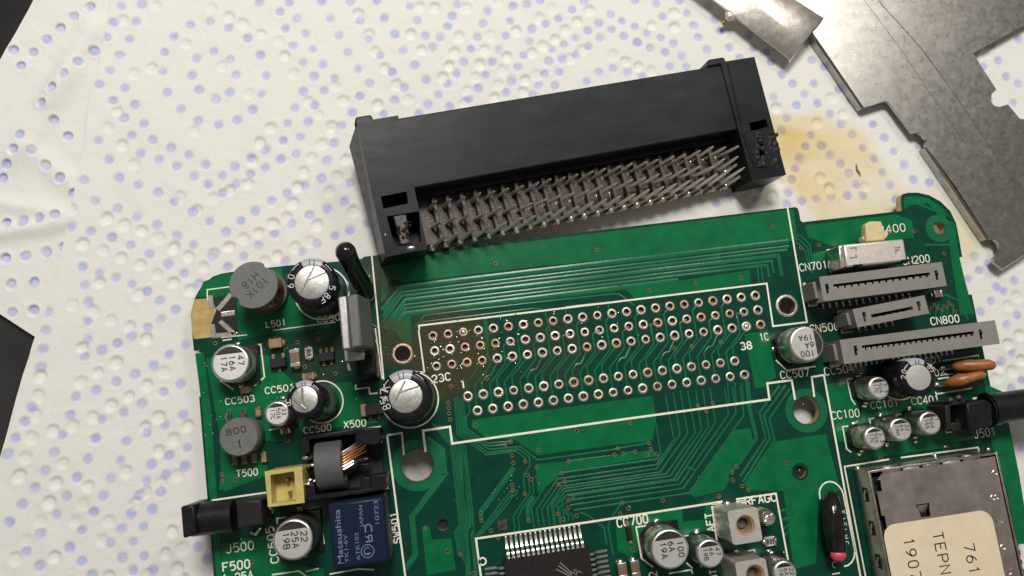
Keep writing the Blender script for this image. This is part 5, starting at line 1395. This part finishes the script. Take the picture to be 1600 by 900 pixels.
# tuner module in its tinned box
h = 5.2
A_, B_ = at(1357, 737, h), at(1559, 705, h)
X0, X1, Y1 = A_.x, B_.x, (A_.y + B_.y) / 2; Y0 = -62.0
b = MB(); w = .4
b.box(((X0 + w / 2), (Y0 + Y1) / 2, h / 2), (w, Y1 - Y0, h - .1)); b.box((X1 - w / 2, (Y0 + Y1) / 2, h / 2), (w, Y1 - Y0 - .006, h - .1)); b.box(((X0 + X1) / 2, Y1 - w / 2, h / 2), (X1 - X0 - 2 * w - .006, w, h - .1))
o = part('tuner_module', b, M['sidecover'], bevel=.08, label='tinned metal tuner box with a beige paper label')
d = MB()
g_ = .75
pl = [(X0 + g_ + 1.3, Y1 - g_), (X1 - g_, Y1 - g_ + .1), (X1 - g_, Y0), (X0 + g_, Y0), (X0 + g_, Y1 - 9.5), (X0 + g_ + .5, Y1 - 9.5), (X0 + g_ + .5, Y1 - 7.2), (X0 + g_, Y1 - 7.2), (X0 + g_, Y1 - 3.4), (X0 + g_ + .9, Y1 - 3.4), (X0 + g_ + .9, Y1 - 1.6), (X0 + g_ + .4, Y1 - 1.6)]
wc = Vector(xy(1443, 797, h)) ; win = [(wc.x - 1.15, wc.y + 1.0), (wc.x + 1.15, wc.y + 1.0), (wc.x + 1.0, wc.y - 1.1), (wc.x - .6, wc.y - 1.1)]
me = plate_mesh('cover', [pl, win], h - .25, h + .05); me.materials.append(M['cover'])
cov = link('cover', me, parent=o, bevel=.06)
d = MB(); d.box(((X0 + X1) / 2, (Y0 + Y1) / 2 - .5, h - 1.5), (X1 - X0 - 1.0, Y1 - Y0 - 1.6, .2)); sub_('inner_floor', d, M['dark'], o)
d = MB(); p0 = Vector((wc.x + .1, wc.y - .1)); d.add([(p0.x - .9, p0.y + .9, h - .1), (p0.x + .9, p0.y + .9, h - .1), (p0.x + .8, p0.y - 1, h - 1.1), (p0.x - .6, p0.y - 1, h - 1.1)], [(0, 3, 2, 1)]); sub_('bent_tongue', d, M['cover'], o)
W_ = X1 - X0
for k, (f0, f1, mm) in enumerate(((.10, .24, 'cover'), (.26, .385, 'satin'), (.41, .545, 'steel'), (.565, .70, 'satin'), (.725, .86, 'sidecover'))):
    d = MB(); xa, xb = X0 + W_ * f0, X0 + W_ * f1
    up_ = .35 if k in (0, 4) else 0
    d.add([(xa, Y1 - .72, h + .06), (xb, Y1 - .72, h + .06), (xb - .1, Y1 + .05 + up_, h - .35), (xa + .1, Y1 + .05 + up_, h - .35), (xb - .1, Y1 + .1 + up_, h - .9), (xa + .1, Y1 + .1 + up_, h - .9)], [(0, 1, 2, 3), (3, 2, 4, 5)])
    q = sub_('folded_tab', d, M[mm], o)
    sm = q.modifiers.new('solid', 'SOLIDIFY'); sm.thickness = .15
for a, c in ((1347, 774), (1353, 827), (1368, 878)):
    d = MB(); yk = xy(a, c, 3)[1]
    d.box((X0 - .02, yk, 2.9), (.10, 2.3, 1.5)); sub_('wall_slot', d, M['dark'], o)
    d = MB(); d.tube([(X0 - .05, yk + .8, 3.2), (X0 - .35, yk, 3.0), (X0 - .1, yk - .8, 2.6)], .2, 8); sub_('spring_finger', d, M['solder'], o)
d = MB()
for q in ((262, 178), (1135, 52), (780, 95)):
    p = at(*tile(1280, 690, 4.284, [q])[0], .5); d.ball((p.x, p.y, .2), .45, 8, 4, z0=0)
sub_('solder_blob', d, M['solder'], o)
zl = h + .055
c = [xy(1377, 819, zl), xy(1548, 798, zl)]
lx0, lx1, ly1 = c[0][0], c[1][0], (c[0][1] + c[1][1]) / 2
rr = 2.1
loop = [(lx0, Y0 + 4), (lx1, Y0 + 4)] + [(lx1 - rr + rr * math.cos(R(a)), ly1 - rr + rr * math.sin(R(a))) for a in range(0, 91, 10)] + [(lx0 + rr + rr * math.cos(R(a)), ly1 - rr + rr * math.sin(R(a))) for a in range(90, 181, 10)]
me = plate_mesh('paper_label', [loop], zl, zl + .06); me.materials.append(M['label']); lab = link('paper_label', me, parent=o)
d = MB()
for s_, p in (('TEPN1', (1456.5, 833)), ('1907', (1410.5, 842)), ('7613', (1505, 851))):
    q = xy(*p, zl); strokes(d, s_, 1.72, .20, q[0], q[1], R(-89.5), zl + .075, 1.0, 1.52)
sub_('label_print', d, M['ink'], o)
for s_, p in (('9', (1140, 198)), ('8', (1147, 362)), ('7', (1180, 520)), ('6', (1212, 692)), ('5', (1250, 860))):
    d = MB(); q = xy(*tile(1280, 690, 4.284, [p])[0], h); strokes(d, s_, 1.25, .12, q[0], q[1], R(-90), h + .05, 1.0, relief=.1)
    d2 = MB()
    for st in G[s_]:
        d2.ribbon([(q[0] + y * 1.25 / 6, q[1] - x * 1.25 / 6) for x, y in st], .10, h + .05, relief=.11)
    sub_('stamped_digit', d2, M['cover'], o)

# ------------------------------------------------------------------ the removed edge connector, upside down on paper and board
nrm = Vector((0.085, -0.03, 1)).normalized()
O = at(553, 193, 9.6)
uax = (at(1175, 92, 3.4) - O); uax = (uax - nrm * uax.dot(nrm)).normalized()
vax = nrm.cross(uax)
CMW = Matrix((uax, vax, nrm)).transposed().to_4x4(); CMW.translation = O
CINV = CMW.inverted()
def cl(px, py, zl=0.0):
    """photo pixel on the connector plane zl below its upper face, in connector axes"""
    d = CM @ Vector(((px - 800) / FPX, -(py - 450) / FPX, -1.0))
    o_ = O + nrm * zl
    t = (o_ - CAM_LOC).dot(nrm) / d.dot(nrm)
    q = CINV @ (CAM_LOC + d * t)
    return (q.x, q.y)
ec = thing('edge_connector', O - nrm * 10, 'long black connector with bent silver pins, lying along the upper edge of the board', 'connector')
EINV = Matrix.Translation(-(O - nrm * 10)) @ CMW
def cpart(name, mb, mats, **kw):
    return obj(name, mb, mats, parent=ec, mw=EINV, **kw)
def cpartm(name, me, **kw):
    return link(name, me, parent=ec, mw=EINV, **kw)
H = 8.6
fm0, fm1 = cl(646, 299), cl(1152, 197)
bl0, br0 = cl(600, 187), cl(1135, 99)
vm = (fm0[1] + fm1[1]) / 2; vb = (bl0[1] + br0[1]) / 2
ul0, ul1 = cl(553, 197)[0], cl(648, 297)[0]
ur0, ur1 = cl(1152, 195)[0], cl(1179, 89)[0]
ur1 = (cl(1179, 89)[0] + cl(1226, 265)[0]) / 2
ul0 = (cl(552, 197)[0] + cl(609, 402)[0]) / 2
vfL = (cl(609, 403)[1] + cl(663, 387)[1]) / 2; vfR = (cl(1182, 291)[1] + cl(1226, 265)[1]) / 2
print('CONN', vm, vb, ul0, ul1, ur0, ur1, vfL, vfR)
b = MB()
b.prism([(ul1 - .4, vm + .02), (ur0 + .4, vm + .02), (ur0 + .4, vb), (ul1 - .4, vb)], -H, -.35)
cpart('housing', b, M['moulded'], bevel=.25, label='long smooth black shell')
b = MB(); b.prism([(ul1 + .01, vm - .9), (ur0 - .01, vm - .9), (ur0 - .01, vm + .02), (ul1 + .01, vm + .02)], -H, -3.2); cpart('housing_step', b, M['plastic'], bevel=.1)
# end blocks with latch pockets
def end_block(u0, u1, vf, wins, label, drop):
    outer = [(u0, vf), (u1, vf), (u1, vb + .35), (u0, vb + .35)]
    me = plate_mesh('end_block', [outer] + wins, -H, 0); me.materials.append(M['moulded'])
    q = cpartm('end_block', me, bevel=.18, label=label)
    d = MB(); d.prism([(u0 + .25, vf + .25), (u1 - .25, vf + .25), (u1 - .25, vb), (u0 + .25, vb)], -H + .2, -5.5); sub_('pocket_floor', d, M['dark'], q)
    return q
wr1 = [cl(595, 307), cl(635, 299), cl(638, 318), cl(599, 326)]
wl = [cl(604, 338), cl(655, 330), cl(658, 378), cl(617, 386)]
el = end_block(ul0, ul1, vfL, [wr1, wl], 'left end block with a burnt latch pocket', 0)
d = MB(); d.prism([cl(612, 328, -.3), cl(634, 325, -.3), cl(641, 380, -.3), cl(626, 383, -.3)], -5.4, -.3); sub_('latch_post', d, M['fluxed'], el, bevel=.2)
d = MB()
for k in range(24):
    q = cl(rng.uniform(622, 642), rng.uniform(345, 382)); d.ball((q[0], q[1], -.25 + rng.uniform(-.1, .2)), rng.uniform(.1, .35), 7, 4)
sub_('flux_lump', d, M['crust'], el, kind='stuff')
d = MB(); q = cl(603, 367, -.4); d.ball((q[0] - .1, q[1], -.5), .6, 9, 6, sc=(.6, 1.2, .9)); sub_('yellow_flux_bead', d, M['cream'], el)
d = MB(); q = cl(642, 387); d.ball((q[0], q[1], -.15), .5, 9, 6, sc=(1.6, .8, .6)); sub_('solder_bead', d, M['solder'], el)
wr2 = [cl(1170, 192), cl(1197, 186), cl(1200, 198), cl(1174, 205)]
wl2 = [cl(1183, 213), cl(1190, 211), cl(1198, 262), cl(1190, 264)]
wl3 = [cl(1202, 210), cl(1209, 208), cl(1211, 222), cl(1204, 224)]
er = end_block(ur0, ur1, vfR, [wr2, wl2, wl3], 'right end block caked with burnt flux', 0)
d = MB()
for k in range(70):
    q = cl(rng.uniform(1182, 1216), rng.uniform(208, 262)); d.ball((q[0], q[1], rng.uniform(-.3, -.1)), rng.uniform(.25, .7), 8, 5, sc=(1, rng.uniform(.6, 1.4), .6))
sub_('flux_lump', d, M['crust'], er, kind='stuff')
# slanting left cheek, side tabs on the far edge
c_t = [cl(551, 197), cl(609, 402)]
b = MB()
b.add([(ul0 + .02, vb + .3, -.2), (ul0 + .02, vfL, -.2), (ul0 + .02, vfL + .1, -H), (ul0 + .02, vb + .3, -H), (ul0 - 1.7, vb - .6, -H), (ul0 - .75, vfL + .3, -H)], [(0, 1, 5, 4), (1, 2, 5), (0, 4, 3), (2, 3, 4, 5), (0, 3, 2, 1)])
cpart('side_cheek', b, M['moulded'], smooth=20, label='slanting left side face')
for q0, q1 in (((552, 189), (581, 184)), ((1107, 104), (1135, 98))):
    a, c = cl(*q0), cl(*q1); b = MB()
    b.prism([(a[0], vb), (c[0] + .3, vb), (c[0], vb + 1.35), (a[0] + .5, vb + 1.35)], -6, -.25); cpart('side_tab', b, M['moulded'], bevel=.3)
b = MB(); b.ribbon([cl(1137, 100), cl(1160, 205)], .12, .0, relief=.12); b.ribbon([cl(1160, 205), cl(1180, 262)], .25, .0, relief=.2); cpart('mould_ridge', b, M['moulded'])
# pin well
zf = -5.6
vlo = vfL + 1.6
b = MB(); b.prism([(ul1 + .02, vlo), (ur0 - .02, vlo), (ur0 - .02, vm - .92), (ul1 + .02, vm - .92)], -H + .1, zf); cpart('pin_bed', b, M['fluxed'], label='brown flux-stained bed between the pins')
nu = 23
rows = [((682, 317), (1151.5, 222.5)), ((688.6, 345), (1176, 241.5)), ((695, 367), (1184, 258.5))]
base = [((667, 330), (1112, 250)), ((670, 358), (1128, 272)), ((673, 389), (1128, 294))]
zt_ = -1.2; zb_ = -6.6
rib0 = None
u_s = [cl(667, 330, zt_)[0], 0]
pin_d = MB()
pins = []
for rI in range(3):
    t0, t1 = cl(*rows[rI][0], zt_), cl(*rows[rI][1], zt_)
    b0, b1 = cl(*base[rI][0], zb_), cl(*base[rI][1], zb_)
    for k in range(nu):
        f = k / (nu - 1)
        jit = rng.normal(0, .13, 2) + (rng.normal(0, .25, 2) if k > 18 else 0)
        tip = Vector((t0[0] + (t1[0] - t0[0]) * f + jit[0], t0[1] + (t1[1] - t0[1]) * f + jit[1], zt_ + rng.normal(0, .15)))
        bs_ = Vector((b0[0] + (b1[0] - b0[0]) * f, b0[1] + (b1[1] - b0[1]) * f, zb_))
        pins.append((bs_, tip))
pm_ = MB(); pm_.tube([(0, 0, -.06), (0, 0, .78), (0, 0, .93), (0, 0, 1.0)], [1, 1, .8, .3], 8)
pm_.v = [(x * .30, y * .30, z) for x, y, z in pm_.v]
p0 = None
for bs_, tip in pins:
    ax = tip - bs_; L = ax.length
    q = ax.to_track_quat('Z', 'Y')
    mw = EINV @ (Matrix.Translation(bs_) @ q.to_matrix().to_4x4() @ Matrix.Diagonal((1, 1, L, 1)))
    if p0 is None: p0 = obj('pin', pm_, M['pinmetal'], parent=ec, mw=mw, smooth=60)
    else:
        c = copy(p0, ec); c.matrix_basis = mw
# tinned elbows at the foot of each pin
e0 = None; d = MB(); d.ball((0, 0, 0), .60, 10, 6, sc=(.85, 1.1, .9))
for bs_, tip in pins:
    mw = EINV @ Matrix.Translation(bs_ + (tip - bs_) * .10) @ Matrix.Diagonal((rng.uniform(.75, 1.1), rng.uniform(.8, 1.15), 1, 1))
    if e0 is None: e0 = obj('pin_elbow', d, M['pinmetal'], parent=ec, mw=mw)
    else:
        c = copy(e0, ec); c.matrix_basis = mw
# partition ribs between the pin columns
r0 = None
b0, b1 = cl(*base[0][0], zb_), cl(*base[0][1], zb_)
l_rib = (vm - 1.0) - (vlo + .1)
d = MB(); d.box((0, 0, 0), (.75, l_rib, 1.6))
for k in range(nu - 1):
    f = (k + .5) / (nu - 1); x = b0[0] + (b1[0] - b0[0]) * f
    mw = EINV @ Matrix.Translation((x, (vm - 1.0 + vlo + .1) / 2, zf + .8))
    if r0 is None: r0 = obj('partition_rib', d, M['fluxed'], parent=ec, mw=mw, bevel=.12)
    else:
        c = copy(r0, ec); c.matrix_basis = mw

# ------------------------------------------------------------------ loose sheet metal at the upper right
zt = -2.1
pl = [(1262, 36), (1272, 54), (1350, 168), (1384, 157.5), (1389, 159), (1426, 208), (1434, 207), (1442, 211), (1447, 218), (1446, 227), (1492, 290), (1546, 373), (1554, 374), (1560, 380), (1562, 389), (1558, 398), (1551, 403), (1553, 410), (1566, 420), (1605, 395), (1720, 325), (1720, 235), (1650, 188), (1594, 186), (1575, 163), (1562, 167), (1553, 165), (1548.5, 158), (1549.5, 147), (1557, 140), (1520, 83), (1640, 18), (1740, -36), (1740, -150), (1170, -150), (1215, -35)]
gm = mat('spangled_sheet_steel', (0.39, 0.38, 0.36), 0.30, 1.0, ns=0.5, namt=0.2, rv=0.10, bump=0.012, bs=5.0)
me = plate_mesh('metal_plate', [brd(pl, zt)], zt - .7, zt); me.materials.append(gm)
sp = link('metal_plate', me, bevel=.12)
tag(sp, 'large grey sheet steel plate with notched edges on the paper at upper right', 'metal plate')
def flange(p, q, dep, name='bent_flange', off_=0.0):
    a, c = Vector((*xy(*p, zt), zt)), Vector((*xy(*q, zt), zt)); d = (c - a).normalized(); n = Vector((-d.y, d.x, 0))
    b = MB(); out = .30
    for s_ in (1,):
        b.add([tuple(a + Vector((0, 0, -.02))), tuple(c + Vector((0, 0, -.02))), tuple(c - n * -out + Vector((0, 0, -.4))), tuple(a + n * out + Vector((0, 0, -.4))), tuple(c + n * out + Vector((0, 0, -dep))), tuple(a + n * out + Vector((0, 0, -dep))), tuple(c + Vector((0, 0, -dep))), tuple(a + Vector((0, 0, -dep)))], [(0, 1, 2, 3), (3, 2, 4, 5), (5, 4, 6, 7), (7, 6, 1, 0), (0, 3, 5, 7), (1, 6, 4, 2)])
    f = obj(name, b, gm, parent=sp); return f
flange((1350, 167.5), (1271, 53), 2.0); flange((1545.5, 372.5), (1448, 229), 2.2); flange((1604, 395.5), (1567, 419.5), 1.6)
b = MB(); b.ribbon(brd([(1373, 0), (1438, 72), (1481, 130), (1562, 251), (1640, 360)], zt), .28, zt, relief=.10); obj('fold_crease', b, gm, parent=sp)
b = MB(); b.ribbon(brd([(1345, -8), (1409, 78), (1448, 137), (1523, 244), (1600, 350)], zt), .16, zt, relief=.05); obj('fold_crease', b, gm, parent=sp)
sm_ = mat('bright_scratches', (0.62, 0.60, 0.56), 0.25, 1.0, ns=1, namt=.1)
b = MB()
for k in range(46):
    a, c = rng.uniform(1290, 1590), rng.uniform(5, 380)
    if not inside((a, c), pl): continue
    an = rng.choice((R(-55), R(30))) + rng.normal(0, .25); l = abs(rng.normal(0, 8)) + 2
    if not inside((a + l * math.cos(an), c - l * math.sin(an)), pl): continue
    b.ribbon(brd([(a, c), (a + l * math.cos(an), c - l * math.sin(an))], zt), .035, zt + .004)
obj('scratch', b, sm_, parent=sp, kind='stuff')

# bright bent shield clip resting on the steel sheet
bm_ = mat('bright_bent_tin', (0.80, 0.75, 0.68), 0.30, 1.0, ns=.4, namt=.1, rv=.07, bump=.02, bs=1)
zc = (-1.2, -.4, -.5)
v = [at(1235, 93, zc[0]), at(1254.5, 66.5, zc[1]), at(1287, 28, zc[2]), at(1154, 31, zc[0]), at(1174, 0, zc[1]), at(1244, 0, zc[2]), at(1060, -42, zc[0]), at(1090, -70, zc[1]), at(1150, -62, zc[2])]
b = MB(); b.add([tuple(p) for p in v], [(0, 1, 4, 3), (1, 2, 5, 4), (3, 4, 7, 6), (4, 5, 8, 7)])
clp = obj('shield_clip', b, bm_, smooth=10)
so = clp.modifiers.new('solid', 'SOLIDIFY'); so.thickness = .45; so.offset = -1
bv = clp.modifiers.new('bevel', 'BEVEL'); bv.width = .12; bv.segments = 2; bv.limit_method = 'ANGLE'; bv.angle_limit = R(25)
tag(clp, 'bright bent tin shield strip resting on the steel sheet at the top', 'metal strip')
b = MB(); e = Vector((.35, -.25, 0))
q = [v[0], v[1], v[2]]
b.add([tuple(q[0]), tuple(q[1]), tuple(q[2]), tuple(q[2] + e + Vector((0, 0, -2.6))), tuple(q[1] + e + Vector((0, 0, -3.0))), tuple(q[0] + e + Vector((0, 0, -1.4)))], [(0, 5, 4, 1), (1, 4, 3, 2)])
f = obj('end_flange', b, bm_, parent=clp); s2 = f.modifiers.new('solid', 'SOLIDIFY'); s2.thickness = .3
b = MB(); g0 = at(1143, 22, -1.8); b.ball(tuple(g0), 1.25, 14, 8, sc=(1.0, 1.1, .5)); g1 = at(1139, 27, -1.8); b.ball(tuple(g1), .7, 10, 6); obj('solder_lump', b, M['satin'], parent=clp)
b = MB(); b.tube([at(1141, 25, -2.0), at(1134, 32, -2.5), at(1128, 37, -2.9)], [.42, .38, .45], 10); obj('gold_tip', b, M['brass'], parent=clp)

# a brown splinter of flux on the stained paper
b = MB(); z_ = PAPER + .35
b.tube([at(1338, 256, z_), at(1339, 264, z_ + .1), at(1343, 270, z_ + .15), at(1345, 275, z_)], [.08, .16, .13, .05], 7)
fs_ = obj('flux_splinter', b, M['dipped']); tag(fs_, 'tiny brown curved splinter lying on the stained paper right of the connector', 'splinter')
